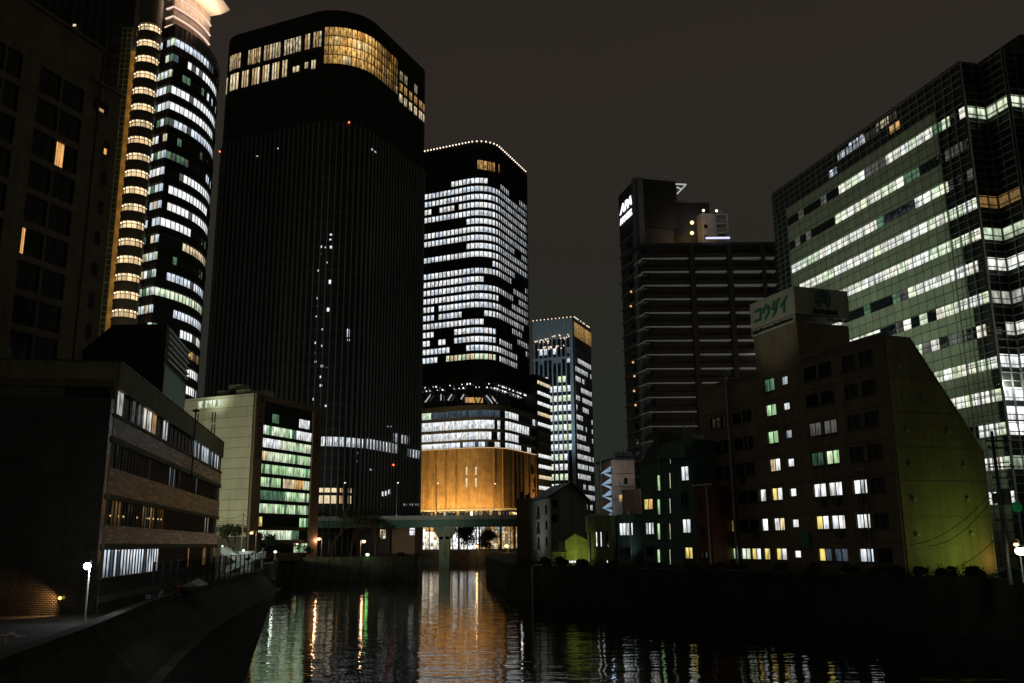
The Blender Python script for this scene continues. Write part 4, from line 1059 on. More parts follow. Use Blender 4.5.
for i, ch in enumerate(KANA):
    mb = MB()
    for (x0, y0), (x1, y1) in ch:
        f_ = lambda x, y: (.75+i*cw+x*cw*.78+y*.18, zs2+hh*.22+y*hh*.5)
        (a, b), (c, d) = f_(x0, y0), f_(x1, y1); stroke(mb, PS2, a, b, c, d, .3)
    mb.build('lettering', M['signg'], sg)
t_ = text_obj('http://www.e-koudai.com', .5, M['signk'], (0, 0, 0), PS2.P[1]-PS2.P[0], sg, bold=.015); fit_text(t_, PS2, .35, Ls-.45, zsb+.1, zs2-.16, .03)
R0, R1 = PS2.L[1], PS2.L[2]; w_ = R1-R0
t_ = text_obj('KOUDAI', .6, M['signk'], (0, 0, 0), PS2.P[2]-PS2.P[1], sg, bold=.03); fit_text(t_, PS2, R0+w_*.33, R0+w_*.76, zs2+hh*.06, zs2+hh*.24, .03)
mb = MB(); cx, cz, rr = R0+w_*.52, zs2+hh*.62, hh*.30
for k in range(3):          # three nested chevrons inside a round emblem
    y = cz-rr*.75+k*rr*.55; h_ = rr*(.62 if k < 2 else .45)
    for sg_ in (-1, 1): stroke(mb, PS2, cx+sg_*rr*(.72-.1*k), y-.1, cx, y+h_, .16)
for k in range(14):
    a0, a1 = math.radians(-60+k*300/14-0), math.radians(-60+(k+1)*300/14)
    stroke(mb, PS2, cx+rr*math.cos(a0), cz+rr*math.sin(a0), cx+rr*math.cos(a1), cz+rr*math.sin(a1), .14)
mb.build('emblem', M['signg'], sg)
t_ = text_obj('Weekly', .5, M['beige'], (0, 0, 0), PS2.P[2]-PS2.P[1], r, bold=.01); fit_text(t_, PS2, R0+w_*.55, R1-.6, zs2-.62, zs2-.12, -.13)
# lights: green flood by the side wall, warm spill at the far end
v = kp(6.0, G+.7, 5.2); light('SPOT', v, 330, (.68, 1, .14), r, kp(5.4, 7.6, 0), .6, 135, 1, name='wall_spot')
v = kp(9.0, G+1.2, 1.2); light('POINT', v, 22, (1, .45, .12), r, size=.2, name='wall_lamp')
q = PS2.at(Ls*.45, 16); light('SPOT', (q[0], q[1], 18), 1500, (.95, 1, .8), r, (PS2.at(Ls*.5)[0], PS2.at(Ls*.5)[1], zst-1.5), 1, 40, 1, name='added_sign_fill')  # unseen spot added out front, stands for city light on the sign
random.seed(31)
# ================================================================ low houses along the right bank
def simple_block(name, label, cat, C, aL, aR, lL, lR, zt, m, z0=G-.1, group=None):
    P = rrect(C, aL, aR, lL, lR, (0, 0, 0, 0)); r = root_at(name, label, cat, C, group=group)
    mb = MB(); mb.prism(P.P[:-1], z0, zt); mb.build('wall', m, r); return r, P
# green-grey walk-up
Cg2 = at_y(693, 441, 102); aH = -30
def YL(px, py): return Cg2[1]+on_face(px, py, Cg2, aH)[0]*math.cos(math.radians(aH))
r, Pg = simple_block('apartment_block', 'narrow green-grey apartment block with a tall glazed stair strip and round roof balcony', 'apartment block', Cg2, aH, 90+aH, on_face(662, 441, Cg2, aH)[0], 7, zat(675, 439, Cg2), M['greenwall'])
def wpx(P, x0, x1, ya, yb):
    s0, z1 = P.hit(x0, ya); s1, z0 = P.hit(x1, yb); return s0, s1, z0, z1
def winset(r, P, lst, off=.0):
    s0, s1 = P.L[1]+.02, P.L[2]-.02; wins = []
    for w_ in lst: wins.append(wpx(P, *w_[:4]))
    zt = max(v[2] for v in [(0, 0, 1)])
    return wins
def facade_windows(r, P, ztop, lst, m, s0=None, s1=None):
    s0 = P.L[1]+.02 if s0 is None else s0; s1 = P.L[2]-.02 if s1 is None else s1
    ws = [wpx(P, *w_[:4]) for w_ in lst]; sk = MB(); ws = [(max(a, s0+.1), min(b, s1-.1), max(c, G), min(d, ztop-.1)) for a, b, c, d in ws]
    punched(sk, P, s0, s1, G-.2, ztop, ws, .18); sk.build('facade', m, r)
    for q, w_ in zip(ws, lst):
        window(r, P, *q, kind=w_[4], split=w_[5] if len(w_) > 5 else 2, lo=.75, hi=1.1)
zt = zat(675, 439, Cg2)
L_ = [(669.5, 672, y0, y1, 'gw', 1) for y0, y1 in ((448, 464), (472.5, 489), (498, 514), (523, 540), (549, 565))]
L_ += [(681.5, 690, 466.5, 480.5, 'w'), (682, 690.5, 493, 506, None), (683, 692, 519, 533, 'w'), (685.5, 694, 547, 559, 'y')]
facade_windows(r, Pg, zt, L_, M['greenwall'])
mb = MB(); mb.pbox(Pg, Pg.L[2]-5.2, Pg.L[2]-.02, zt-2.0, zt-1.85, .2, 1.2); mb.pbox(Pg, Pg.L[2]-5.2, Pg.L[2]-.02, zt-1.85, zt-.6, 1.12, 1.2); mb.build('balcony', M['greenwall'], r)
mb = MB()
for k in range(12): mb.pbox(Pg, Pg.L[2]-5.15+k*.45, Pg.L[2]-5.1+k*.45, zt-1.85, zt-.55, 1.2, 1.24)
mb.build('balcony_rail', M['steel'], r)
mb = MB()
for k in range(3): p = Pg.at(Pg.L[2]-3+k*.8, -1.5); mb.tube([(p[0], p[1], zt), (p[0], p[1], zt+2.2+k*.3)], .06, 0, 6)
mb.build('roof_pole', M['steel'], r)
# left wing with steep roof
Cw = at_y(662, 452, YL(662, 452)-.02); ztw = zat(662, 462, Cw)
r, Pw = simple_block('house', 'dark green house with a steep lean-to roof, a yellow-lit window above a white-lit one', 'house', Cw, aH, 90+aH, on_face(641, 470, Cw, aH)[0], 8, ztw, M['greenwall'])
facade_windows(r, Pw, ztw, [(657.5, 661.5, y0, y1, 'g', 1) for y0, y1 in ((475, 491), (499, 515), (523, 540), (549, 565))]+[(644.5, 654, 499, 509.5, ('y', 'amber')), (646, 655, 522.5, 534.5, 'w', 3), (647, 656, 546, 556, None)], M['greenwall'])
mb = MB(); a, b = Pw.at(Pw.L[1]+.05, .25), Pw.at(Pw.L[2]-.05, .25); ee = D(90+aH)*8
mb.extr([(a[0], a[1], ztw), (b[0], b[1], ztw), (b[0], b[1], ztw+3.6)], (ee.x, ee.y, 0)); mb.build('roof', M['darkgrey'], r)
# small green block
Cs1 = at_y(635, 514, YL(635, 514)+.5); zt = Cs1[2]
r, P = simple_block('house', 'low green-grey house with a wide white-lit window, left of the steep-roofed green house', 'house', Cs1, aH, 90+aH, on_face(618, 514, Cs1, aH)[0], 7, zt, M['greenwall'])
facade_windows(r, P, zt, [(619.8, 634, 523, 535.5, 'w', 4), (621, 633, 547, 556, None)], M['greenwall'])
p = P.at(P.L[2]-.3, .5); mb = MB(); mb.tube([(p[0], p[1], G), (p[0], p[1], zt)], .09, 0, 8); mb.build('drain_pipe', M['steel'], r)
light('SPOT', (p[0]-.3, p[1]-2.4, G+.6), 90, (.7, 1, .9), r, (p[0]-.3, p[1]+.5, G+3.4), .15, 70, 1)  # unseen spot added at the wall foot, no lamp fixture
# olive block
Co = at_y(614, 516, YL(614, 516)+.3); zt = Co[2]
r, P = simple_block('shop_building', 'olive flat-roofed building with two slim white-lit windows side by side', 'building', Co, aH, 90+aH, on_face(588, 517, Co, aH)[0], 6, zt, M['olive'])
facade_windows(r, P, zt, [(596, 598.4, 531.5, 547, 'w', 1), (600.5, 603, 531.5, 547, 'w', 1), (607, 610, 531.5, 548, None, 1), (589.5, 592, 531.5, 548, None, 1), (607, 609, 560, 566, 'w', 1)], M['olive'])
mb = MB(); mb.pbox(P, P.L[1], P.L[2], zt-1.9, zt+.1, .19, .45); mb.build('fascia', M['olive'], r)
p = P.at(P.L[1]+.9, .6); mb = MB(); mb.tube([(p[0], p[1], G), (p[0], p[1], zt)], .08, 0, 8); mb.build('drain_pipe', M['steel'], r)
# red-brown narrow block
Cn = at_y(711, 485, YL(711, 485)); zt = Cn[2]
r, P = simple_block('house', 'narrow red-brown house squeezed between the green block and the brown apartment block', 'house', Cn, aH, 90+aH, on_face(694, 486, Cn, aH)[0], 6, zt, M['red'])
facade_windows(r, P, zt, [(700, 704, 499, 509, None, 1), (702, 706, 526, 536, None, 1), (702, 704, 552, 558, 'dim', 1), (706, 708.5, 552, 558, 'dim', 1)], M['red'])
mb = MB(); mb.pbox(P, P.L[1], P.L[2], zt, zt+.18, -.2, .35); mb.build('parapet', M['white'], r)
p = P.at(P.L[2]+.0-.2, .5); mb = MB(); mb.tube([(p[0], p[1], G), (p[0], p[1], zt+.2)], .1, 0, 8); mb.build('drain_pipe', M['steel'], r)

# gabled grey house: white left side, corrugated gable to the river
aGb = -65
Ch2 = at_y(550.5, 497, 131); lenF = on_face(587, 500, Ch2, 78)[0]; zE = Ch2[2]; zR = zat(571, 484, at_y(571, 484, 132)); dF, dS = D(78), D(-12); lS = on_face(533, 500, Ch2, -12)[0]
r = root_at('house', 'grey corrugated gable house with a pale left side wall, behind the yellow-green shed', 'house', Ch2)
O2 = V2(Ch2); f2 = lambda t, z, s=0: (O2.x+dF.x*t+dS.x*s, O2.y+dF.y*t+dS.y*s, z)
mb = MB(); mb.extr([f2(0, G-.1), f2(lenF, G-.1), f2(lenF, zE-.5), f2(lenF*.57, zR), f2(0, zE)], (dS.x*lS, dS.y*lS, 0)); mb.build('wall', M['corr'], r)
mb = MB(); e2 = .35
for (a, b) in (((-.4, zE-.15), (lenF*.57, zR+.12)), ((lenF*.57, zR+.12), (lenF+.4, zE-.65))):
    p, q = f2(a[0], a[1], -.4), f2(b[0], b[1], -.4); mb.extr([p, q, (q[0], q[1], q[2]+.22), (p[0], p[1], p[2]+.22)], (dS.x*(lS+.8), dS.y*(lS+.8), 0))
mb.build('roof', M['darkgrey'], r)
PSide = Path([f2(0, 0, lS)[:2], f2(0, 0, 0)[:2]])
zz0 = [(505, 514), (521, 529), (537, 545)]
wz = [(PSide.Z(545, b), PSide.Z(545, a)) for a, b in zz0]; ls = PSide.len
ws = [(ls*.30, ls*.42, a, b) for a, b in wz]+[(ls*.75, ls*.86, a, b) for a, b in wz]
sk = MB(); punched(sk, PSide, .02, ls-.02, G-.2, zE-.1, ws, .15); sk.build('side_wall', M['white'], r)
for q in ws: window(r, PSide, *q, kind=None, split=1)
for i, (a, b) in enumerate(wz): mb = MB(); mb.pbox(PSide, ls*.26, ls*.46, a-.7, a-.1, .2, .7); mb.build('air_conditioner', M['grey'], r)
PFr = Path([f2(0, 0)[:2], f2(lenF, 0)[:2]])
for y in (503, 518): s, z = PFr.hit(554, y); mb = MB(); mb.pane(PFr, s-.3, s+.5, z-.6, z+.5, .04); mb.build('window', M['glass'], r)
mb = MB(); p = PSide.at(.4, .4); mb.tube([(p[0], p[1], G), (p[0], p[1], zE)], .1, 0, 8); p = PSide.at(2.2, .4); mb.tube([(p[0], p[1], G), (p[0], p[1], zE-.4)], .12, 0, 8); mb.build('drain_pipe', M['steel'], r)
p = PSide.at(ls*.5, 7); q = PSide.at(ls*.5, 0); light('SPOT', (p[0], p[1], G+.8), 330, (.85, 1, .8), r, (q[0], q[1], G+6), .4, 80, 1)  # spot without fixture, added to brighten the pale side wall
# yellow-green shed
Cy = at_y(565, 541, 121); dF = D(84); lF = on_face(588.5, 543, Cy, 84)[0]; O3 = V2(Cy)
r = root_at('shed', 'small yellow-green gabled shed with blotchy walls in front of the grey gable house', 'shed', Cy)
zE3 = Cy[2]; zR3 = zat(574, 533.5, Cy); f3 = lambda t, z, s=0: (O3.x+dF.x*t, O3.y+dF.y*t+s, z)
mb = MB(); mb.extr([f3(0, G-.1), f3(lF, G-.1), f3(lF, zE3), f3(lF*.45, zR3), f3(0, zE3)], (-.6, 6, 0)); mb.build('wall', M['yellow'], r)
for (a, b) in (((-.2, zE3-.05), (lF*.45, zR3+.05)), ((lF*.45, zR3+.05), (lF+.2, zE3-.05))):
    mb = MB(); p, q = f3(a[0], a[1], -.2), f3(b[0], b[1], -.2); mb.extr([p, q, (q[0], q[1], q[2]+.12), (p[0], p[1], p[2]+.12)], (-.6, 6.2, 0)); mb.build('roof', M['darkgrey'], r)
mb = MB(); mb.box(f3(-1.7, G-.2), (1.6, 0, 0), (0, 4, 0), (0, 0, zE3-G-1.2)); mb.build('annex', M['yellow'], r)
mb = MB(); mb.box(f3(-1.9, zE3-1.38), (2.1, -.1, 0), (0, 4.2, 0), (0, 0, .14)); mb.build('annex_roof', M['darkgrey'], r)
p = f3(lF*.45, G+.4, -4); light('SPOT', p, 240, (.85, 1, .35), r, f3(lF*.45, G+2.6, 0), .3, 110, 1)  # added unseen spot aimed at the shed front
for k in range(3):
    p = f3(lF*(.1+.11*k), G+.55, -3.2); mb = MB(); mb.ball(p, .16, 0, 8); mb.tube([(p[0], p[1], G), p], .03, 1, 6); o = mb.build('garden_lamp', [emit('garden_lamp_%s' % 'glow', (1, .95, .9), 1.2), M['steel']]); settag(o, ['leftmost small white lamp among the shrubs before the yellow-green shed', 'middle small white lamp among the shrubs before the yellow-green shed', 'rightmost small white lamp among the shrubs before the yellow-green shed'][k], 'lamp', 'small lamps before the shed')
# blank grey block
Cbk = at_y(532.5, 498, 142); r, P = simple_block('building', 'blank windowless grey-brown building left of the grey gable house', 'building', Cbk, -80, 10, on_face(516.5, 499, Cbk, -80)[0], 9, Cbk[2], M['beigedark'])
mb = MB()
for (s, h_, w_) in ((.6, 1.3, .8), (1.6, .7, .9), (2.1, 1.0, .4)):
    mb.pbox(P, P.L[1]+s*.8, P.L[1]+s*.8+w_*.7, Cbk[2], Cbk[2]+h_*.8, -1.5, -.6)
mb.build('roof_unit', M['darkgrey'], r)
# pinkish block with zigzag outside stair
Cp2 = at_y(611, 460, 160); ztp = Cp2[2]; r, P = simple_block('apartment_block', 'pinkish block behind the olive building with a blue-white lit zigzag stair on its left', 'apartment block', Cp2, -9, 81, 9, on_face(634, 460, Cp2, 80)[0], ztp, M['pink'])
zf = [ (461+i*13.7) for i in range(6)]
w3 = on_face(600.5, 480, (Cp2[0], Cp2[1]-.1, 0), -78)[0]
M['stairlit'] = mat('blue_white_stair', (.62, .72, .82), .5, var=.15)
Q = V2(Cp2); ul = D(-100)
mb = MB(); W3 = 1.9
for i in range(5):
    z1 = zat(606, 466+i*11.6, (0, 160)); z0 = z1-2.05
    a = Q+ul*W3; p0, p1 = (a.x, a.y-.3, z0+.9), (Q.x-.1, Q.y-.3, z1+.1)
    mb.extr([(a.x, a.y-.5, z0+.8), (Q.x-.1, Q.y-.5, z1), (Q.x-.1, Q.y-.5, z1-1.0), (a.x, a.y-.5, z0+.6)], (0, .15, 0))
    mb.extr([(a.x, a.y-.6, z0+.8), (Q.x-.1, Q.y-.6, z0-.1), (Q.x-.1, Q.y-.6, z0+.5)], (0, .1, 0))
    light('POINT', (Q.x-.8, Q.y-2.2, z1), 32, (.6, .8, 1), r, size=.15, name='stair_lamp')
mb.build('outside_stair', M['stairlit'], r)
mb = MB(); mb.tube([(Q.x-W3, Q.y, G), (Q.x-W3, Q.y, ztp)], .08, 0, 6); mb.build('stair_post', M['steel'], r)
mb = MB(); q = [P.at(s, .6) for s in (P.L[1]+.01, P.L[2]+.01, P.L[3]-.01, P.L[4]-.01)]; mb.prism(q, ztp, ztp+.35); mb.build('roof', M['darkgrey'], r)
mb = MB(); p = Q+D(80)*2.5; mb.abox(p.x-1.5, p.x+1.5, p.y+1, p.y+3, ztp+.3, ztp+1.6); mb.tube([(p.x, p.y+1, ztp), (p.x, p.y+1, ztp+2.6)], .05, 0, 6); mb.build('roof_unit', M['darkgrey'], r)
mb = MB(); s = P.L[2]+1.4
for (y, kd) in ((480, 'dim'), (478, None), (495, 'amber')):
    mb = MB(); x = 619 if y != 478 else 624; s, z = P.hit(x, y); mb.pane(P, s, s+.6, z-1.1, z, .04, 1 if kd else 0, glow(kd, .7, 1) if kd else (0, 0, 0)); mb.build('window', [M['glass'], M['lit']], r)
mb = MB()
for y in (474, 487, 500): s, z = P.hit(615, y); mb.pbox(P, P.L[2]+.1, P.L[3]-.2, z, z+.07, .02, .12)
mb.build('ledge', M['brown'], r)
light('POINT', (Q.x+5, Q.y-9, G+9), 750, (1, .62, .4), r, size=.5)
# low dark building right of it
Cx = at_y(640, 490, 150); r, P = simple_block('building', 'low dark building with a sloping parapet between the pinkish block and the green house', 'building', Cx, -35, 70, on_face(622, 492, Cx, -35)[0], 6, Cx[2], M['beigedark'])
s, z = P.hit(630, 520); mb = MB(); mb.pane(P, P.L[1]+1, P.L[1]+2.2, z, z+1.5, .04); mb.build('window', M['glass'], r)
mb = MB(); mb.pbox(P, P.L[1], P.L[2], Cx[2], Cx[2]+.15, -.2, .2); mb.build('parapet', M['grey'], r)

# ================================================================ green elevated bridge on a concrete pier
YB = 268; zu, zt_ = zat(445, 527.5, (0, YB)), zat(445, 516, (0, YB))
xa, xb = at_y(300, 520, YB)[0], at_y(640, 520, YB)[0]
r = thing('road_bridge', 'green steel elevated road bridge with pale parapet crossing in front of the orange podium', 'bridge', (at_y(445, 527, YB)[0], YB, 0))
mb = MB(); mb.abox(xa, xb, YB-5, YB+5, zu+.15, zt_-1.1); mb.abox(xa, xb, YB-5.35, YB-5, zu, zu+.25); mb.abox(xa, xb, YB-5.5, YB-5, zt_-1.25, zt_-1.0)
x = xa+1
while x < xb: mb.abox(x, x+.12, YB-5.16, YB-5.003, zu+.26, zt_-1.26); x += 2.4
mb.build('girder', M['bridge'], r)
mb = MB(); mb.abox(xa, xb, YB-5.7, YB-5.4, zt_-1.0, zt_); mb.abox(xa, xb, YB+5.4, YB+5.7, zt_-1, zt_); mb.abox(xa, xb, YB-5.7, YB+5.7, zt_-1.2, zt_-.98); mb.build('parapet', M['parapet'], r)
cx = at_y(445, 540, YB)[0]
M['pier'] = mat('pier_concrete', (.34, .36, .25), .85, var=.5)
mb = MB(); mb.abox(cx-1.5, cx+1.5, YB-2.5, YB+2.5, -2, zu-2.6)
mb.extr([(cx-1.5, YB-2.5, zu-3.4), (cx+1.5, YB-2.5, zu-3.4), (cx+3.2, YB-2.5, zu-.9), (cx+3.2, YB-2.5, zu), (cx-3.2, YB-2.5, zu), (cx-3.2, YB-2.5, zu-.9)], (0, 5, 0)); mb.build('pier', M['pier'], r)
mb = MB(); mb.abox(cx-.4, cx+.4, YB-2.95, YB-2.55, 4, zu-1); mb.build('drain_pipe', M['pier'], r)
light('SPOT', (cx-3, YB-28, 6), 1500, (.85, 1, .7), r, (cx, YB, 9), .5, 60, 1)
for i, (x, y, h2) in enumerate(((397, 483, 1), (437, 483.5, .75), (494, 484, .75), (344, 483, .7))):
    p = at_y(x, y, YB-5.2 if i == 0 else YB+5.2); lr = thing('street_lamp', ['tall street lamp on the near bridge parapet before the black tower', 'small lit lamp above the bridge, before the left of the orange wall', 'small lit lamp above the bridge, before the right of the orange wall', 'small lamp above the bridge beside the amber-lit lobby windows'][i], 'street lamp', (p[0], p[1], zt_), 'street lamps on the bridge')
    mb = MB(); mb.tube([(p[0], p[1], zt_-.1), (p[0], p[1], p[2])], [.12, .07], 0, 8); mb.tube([(p[0], p[1], p[2]), (p[0]+.8, p[1], p[2]+.15)], .06, 0, 6); mb.abox(p[0]-.25, p[0]+.25, p[1]-.25, p[1]+.25, zt_-.05, zt_+.5); mb.build('pole', M['steel'], lr)
    mb = MB(); mb.ball((p[0]+.3, p[1], p[2]+.05), .26, 0, 8, sz=.6); mb.build('lamp_head', emit('bridge_lamp', (1, .92, .8), 1.8), lr)
# building under the bridge, on the far bank
Cu = at_y(415, 529, 292); r, P = simple_block('building', 'low beige building on the far bank under the left end of the bridge', 'building', Cu, -85, 5, on_face(392, 529, Cu, -85)[0], 14, zat(405, 520, Cu), M['beigedark'])
mb = MB(); s, z = P.hit(411, 530); mb.pane(P, s-.4, s+1.2, z-1.6, z-.2, .05, 0, K['w']); mb.pane(P, s-.4, s+1.2, z, z+.6, .05, 0, K['w']); mb.build('window', M['lit'], r)
light('SPOT', (P.at(P.L[1]+4, 14)[0], P.at(P.L[1]+4, 14)[1], G+2), 900, (1, .8, .55), r, (Cu[0]-4, Cu[1], 9), .5, 90, 1)
Cu2 = at_y(390, 526, 296); r, P = simple_block('building', 'dark low building left of the beige one, with one amber window', 'building', Cu2, -85, 5, 11, 12, zat(380, 522, Cu2), M['offbase'])
s, z = P.hit(383, 532); mb = MB(); 
for i in range(2):
    for j in range(3): mb.pane(P, s-.9+i*.95, s-.1+i*.95, z-2.1+j*1.0, z-1.2+j*1.0, .05, 0, glow('warm', .6, .9))
mb.build('window', M['lit'], r)
random.seed(41)
# ================================================================ round tower, top left
Q0 = V2(at_y(169, 100, 188)); R_ = 23.0
def drum(Rr, a0=37, a1=-75, n=30, flat=5.5, flatdir=-60):
    """left flat bay, then a curved glass wall; tangent directions a0 -> a1 (bearing)"""
    n0 = D(a0+90); o = Q0-Vector((n0.x, n0.y))*R_      # centre of the curve
    pts = []
    for k in range(n+1):
        a = math.radians(a0+(a1-a0)*k/n+90); pts.append(o+Vector((math.sin(a), math.cos(a)))*Rr)
    return o, pts
oc, arc = drum(R_)
zT = 124
zcr = at_y(208.9, 44, arc[10][1])[2]
flat = [Q0+D(-60)*9, Q0.copy()]
PT = Path([flat[0]]+arc)
r = thing('round_tower', 'round glass tower with an amber-lit balcony turret and a flared pink crown', 'office tower', (Q0[0], Q0[1], G))
backp = arc[-1]+D(-100)*30
z_cr = PT.Z(176, 24)
mb = MB(); mb.prism([flat[0]]+arc+[flat[0]+D(10)*25], G, z_cr); mb.build('wall', M['black'], r)
rowsD = {}
z = PT.Z(176, 38)-.2
fl = 4.0; i = 0
patD = ['cw', 'w', 'dg', 'w', 'w', 'cw', None, 'dg', 'w', 'w', 'w', 'w', 'warm', None, 'cw', 'gw', 'cw', 'w', 'amber', 'w', 'w', 'w', 'w', 'w']
ranges = [(169, 209), (188, 222), (184, 192), (169, 222), (164, 212), (164, 218), (0, 1), (160, 186), (184, 222), (166, 206), (166, 212), (162, 192), (184, 212), (182, 190), (168, 204), (150, 204), (172, 204), (178, 204), (150, 204), (180, 204), (180, 204), (180, 204), (180, 204), (180, 204)]
while z > G+6 and i < 24:
    mb = MB(); s = .2; kd0 = patD[i]; a_, b_ = ranges[i]; off_ = random.random() < .4
    while s < PT.len-1.3:
        x = ppx(PT, s+.6, z); kd = None; q = 1
        fl_ = s < PT.L[1]
        if fl_:
            kd = random.choice((kd0, 'gw', 'dg', 'warm', 'w', None, 'cw')); q = .8
        elif kd0 and a_ < x < b_:
            kd = kd0 if random.random() < .92 else 'dim'
        elif random.random() < .12: kd = random.choice(('dim', 'dg', 'db'))
        if not fl_ and x > 206 and i in (2, 5, 7, 8): kd = random.choice((kd, 'cw'))
        g = glow(kd, .75, 1.15) if kd else (0, 0, 0)
        mb.pane(PT, s+.04, s+1.22, z-1.75, z, .03, 1 if kd else 0, tuple(c*q for c in g)); s += 1.3
    mb.build('window_band', [M['glass2'], M['litsoft'] if kd0 == 'w' else M['litbusy'] if kd0 == 'amber' else M['lit']], r)
    b = MB(); b.pbox(PT, .1, PT.len-.1, z+.15, z+.35, .02, .28); b.build('ledge', M['midgrey'] if i % 3 == 0 else M['darkgrey'], r)
    z -= fl; i += 1
mb = MB(); s = .15
while s < PT.len: mb.pbox(PT, s, s+.08, G, z_cr-.05, .03, .16); s += 1.3
mb.build('mullion', M['darkgrey'], r)
# crown: stepped pinkish rings lit from below, then a broad flared brim
a2 = [p for p in drum(R_-1.2, n=60)[1]]
def colpx(p, z): 
    Pq = Path([p, p+Vector((.01, 0))]); return ppx(Pq, 0, z)
kend = max(k for k in range(len(a2)) if colpx(a2[k], z_cr+4) <= 210 and all(colpx(a2[j], z_cr+4) <= colpx(a2[j+1], z_cr+4) for j in range(k)))
a2 = a2[:kend+1]; PC = Path([Q0+D(-60)*3.6]+a2)
z0 = z_cr
for k, (dz, ww) in enumerate(((2.3, 0), (2.5, .25), (2.7, .5), (2.4, .75))):
    b = MB(); b.pbox(PC, .05, PC.len, z0+.3, z0+dz, -1.2-ww*.2, -.2); b.build('crown_ring', M['crownmetal'], r)
    b = MB(); b.pbox(PC, .05, PC.len, z0, z0+.26, -1.2, .15); b.build('light_line', emit('crown_line', (1, .74, .58), 1.0), r)
    z0 += dz
b = MB(); M['rim'] = mat('white_crown_rim', (.80, .68, .56), .5, var=.1)
prof = [(-2.6, z0), (2.4, z0+.9), (4.6, z0+2.0), (4.7, z0+2.5), (-2.6, z0+2.8)]
NA = [(p-oc).normalized() for p in a2]
rr = [[Vector((*(p+n_*o_), zz_)) for p, n_ in zip(a2, NA)] for o_, zz_ in prof]
for j in range(len(rr)-1):
    for k in range(len(a2)-1): b.poly((rr[j][k], rr[j][k+1], rr[j+1][k+1], rr[j+1][k]))
b.poly([q[-1] for q in rr]); b.poly([q[0] for q in reversed(rr)])
b.build('crown_rim', M['rim'], r)
for k in range(2, len(a2), max(1, len(a2)//6)): p = a2[k]; v = p+NA[k]*2.6; light('POINT', (v[0], v[1], z0-1.6), 330, (1, .76, .55), r, size=.4, name='crown_uplight')
for k in (1, len(a2)//2): p = a2[k]; v = p+NA[k]*5; light('POINT', (v[0], v[1], z_cr+3), 260, (1, .62, .45), r, size=.5, name='crown_uplight')
# balcony turret
Tc = V2(at_y(145.5, 80, 185)); rT = 2.45
circ = [Tc+Vector((math.cos(a), math.sin(a)))*rT for a in [math.radians(-200+k*15) for k in range(25)]]
PTu = Path(circ[:24], True)
yT = [26, 44, 58.5, 74.6, 89, 105, 121, 139, 155, 172, 190, 207, 224, 241, 258.4, 276, 293.5, 311.7]
zT0 = at_y(148, 26, 182.6)[2]; zT1 = at_y(127, 311.7, 182.6)[2]; pit = (zT0-zT1)/17
mb = MB(); mb.prism([PTu.at(s, -.5) for s in PTu.L[:-1]], G, zT+6); mb.build('turret_core', M['ochre'], r)
mb = MB(); mb.pbox(PTu, 0, PTu.len, zT0+1.0, zT+6, -.5, .0); mb.build('turret_ring', M['turret'], r)
K['tw'] = (1.08, .78, .42)
for i in range(26):
    z = zT0-i*pit
    if z < 8: break
    mb = MB(); n = 14
    for k in range(n):
        s = PTu.len*k/n; g = glow('tw', .55, 1.25); mb.pane(PTu, s+.03, s+PTu.len/n-.05, z-1.15, z+.6, -.1, 0, g)
    wb = mb.build('window_band', M['litsoft'], r)
    b = MB()
    for k in range(n): s = PTu.len*k/n; b.pbox(PTu, s, s+.08, z-1.15, z+.62, -.1, .05)
    b.pbox(PTu, 0, PTu.len, z-.05, z+.03, -.1, .06); b.build('mullion', M['turret'], wb)
    b = MB(); b.pbox(PTu, 0, PTu.len, z-pit+.64, z-1.2, -.5, .12); b.pbox(PTu, 0, PTu.len, z-1.2, z-1.08, -.4, .35); b.build('turret_ring', M['turret'], r)
    b = MB(); 
    for k in range(0, n, 1): p = PTu.at(PTu.len*k/n+.3, -.02); b.ball((p[0], p[1], z+.42), .13, 0, 6)
    b.build('downlight', emit('turret_spot', (1, .86, .6), 3), r)
# ochre wall left of the turret with a small lamp at every landing
dW = Vector((-1, .12)).normalized(); Wp = Tc+Vector((-1.6, 1.2)); PW = Path([Wp+dW*3.0, Wp])
mb = MB(); mb.pbox(PW, 0, PW.len, G, zT-6, -.4, 0); mb.build('side_wall', M['ochre'], r)
for i in range(20):
    z = zT0-i*pit
    b = MB(); p = PW.at(1.8, .02); q = PW.at(PW.len, .02)
    b.extr([(p[0], p[1], z-1.6), (q[0], q[1], z-2.0), (q[0], q[1], z-.2)], (0, -1.2, 0)); b.build('fin_bracket', M['turret'], r)
    if z > 40: p = PW.at(1.1, 1.6); light('POINT', (p[0], p[1], z-.2), 48, (1, .60, .20), r, size=.2, name='landing_lamp')
# dark slab with fine vertical fins
dS = Vector((-1, -.05)).normalized(); S0 = Wp+dW*3.0; PSl = Path([S0+dS*46, S0+dS*2.4, S0])
mb = MB(); mb.prism([(p.x, p.y) for p in (S0+dS*46, S0, S0+Vector((0, 20)), S0+dS*46+Vector((0, 20)))], G, zT+12); mb.build('slab_wall', M['black'], r)
mb = MB(); s = .4
while s < PSl.L[1]-2: mb.pbox(PSl, s, s+.3, G, zT+11.8, .02, .6); s += 1.9
mb.build('fin', M['darkgrey'], r)
mb = MB(); z = G+4
while z < zT+10: mb.pbox(PSl, .2, PSl.L[1]-.1, z, z+.9, .02, .2); z += 4
mb.build('spandrel', M['darkgrey'], r)
mb = MB(); z = G+4
while z < zT: mb.pbox(PSl, PSl.L[1]+.02, PSl.len, z, z+.12, .02, .1); z += 1.3
for k in range(3): mb.pbox(PSl, PSl.L[1]+.1+k*1.1, PSl.L[1]+.2+k*1.1, G, zT, .02, .13)
mb.build('edge_grid', M['greenwall'], r)
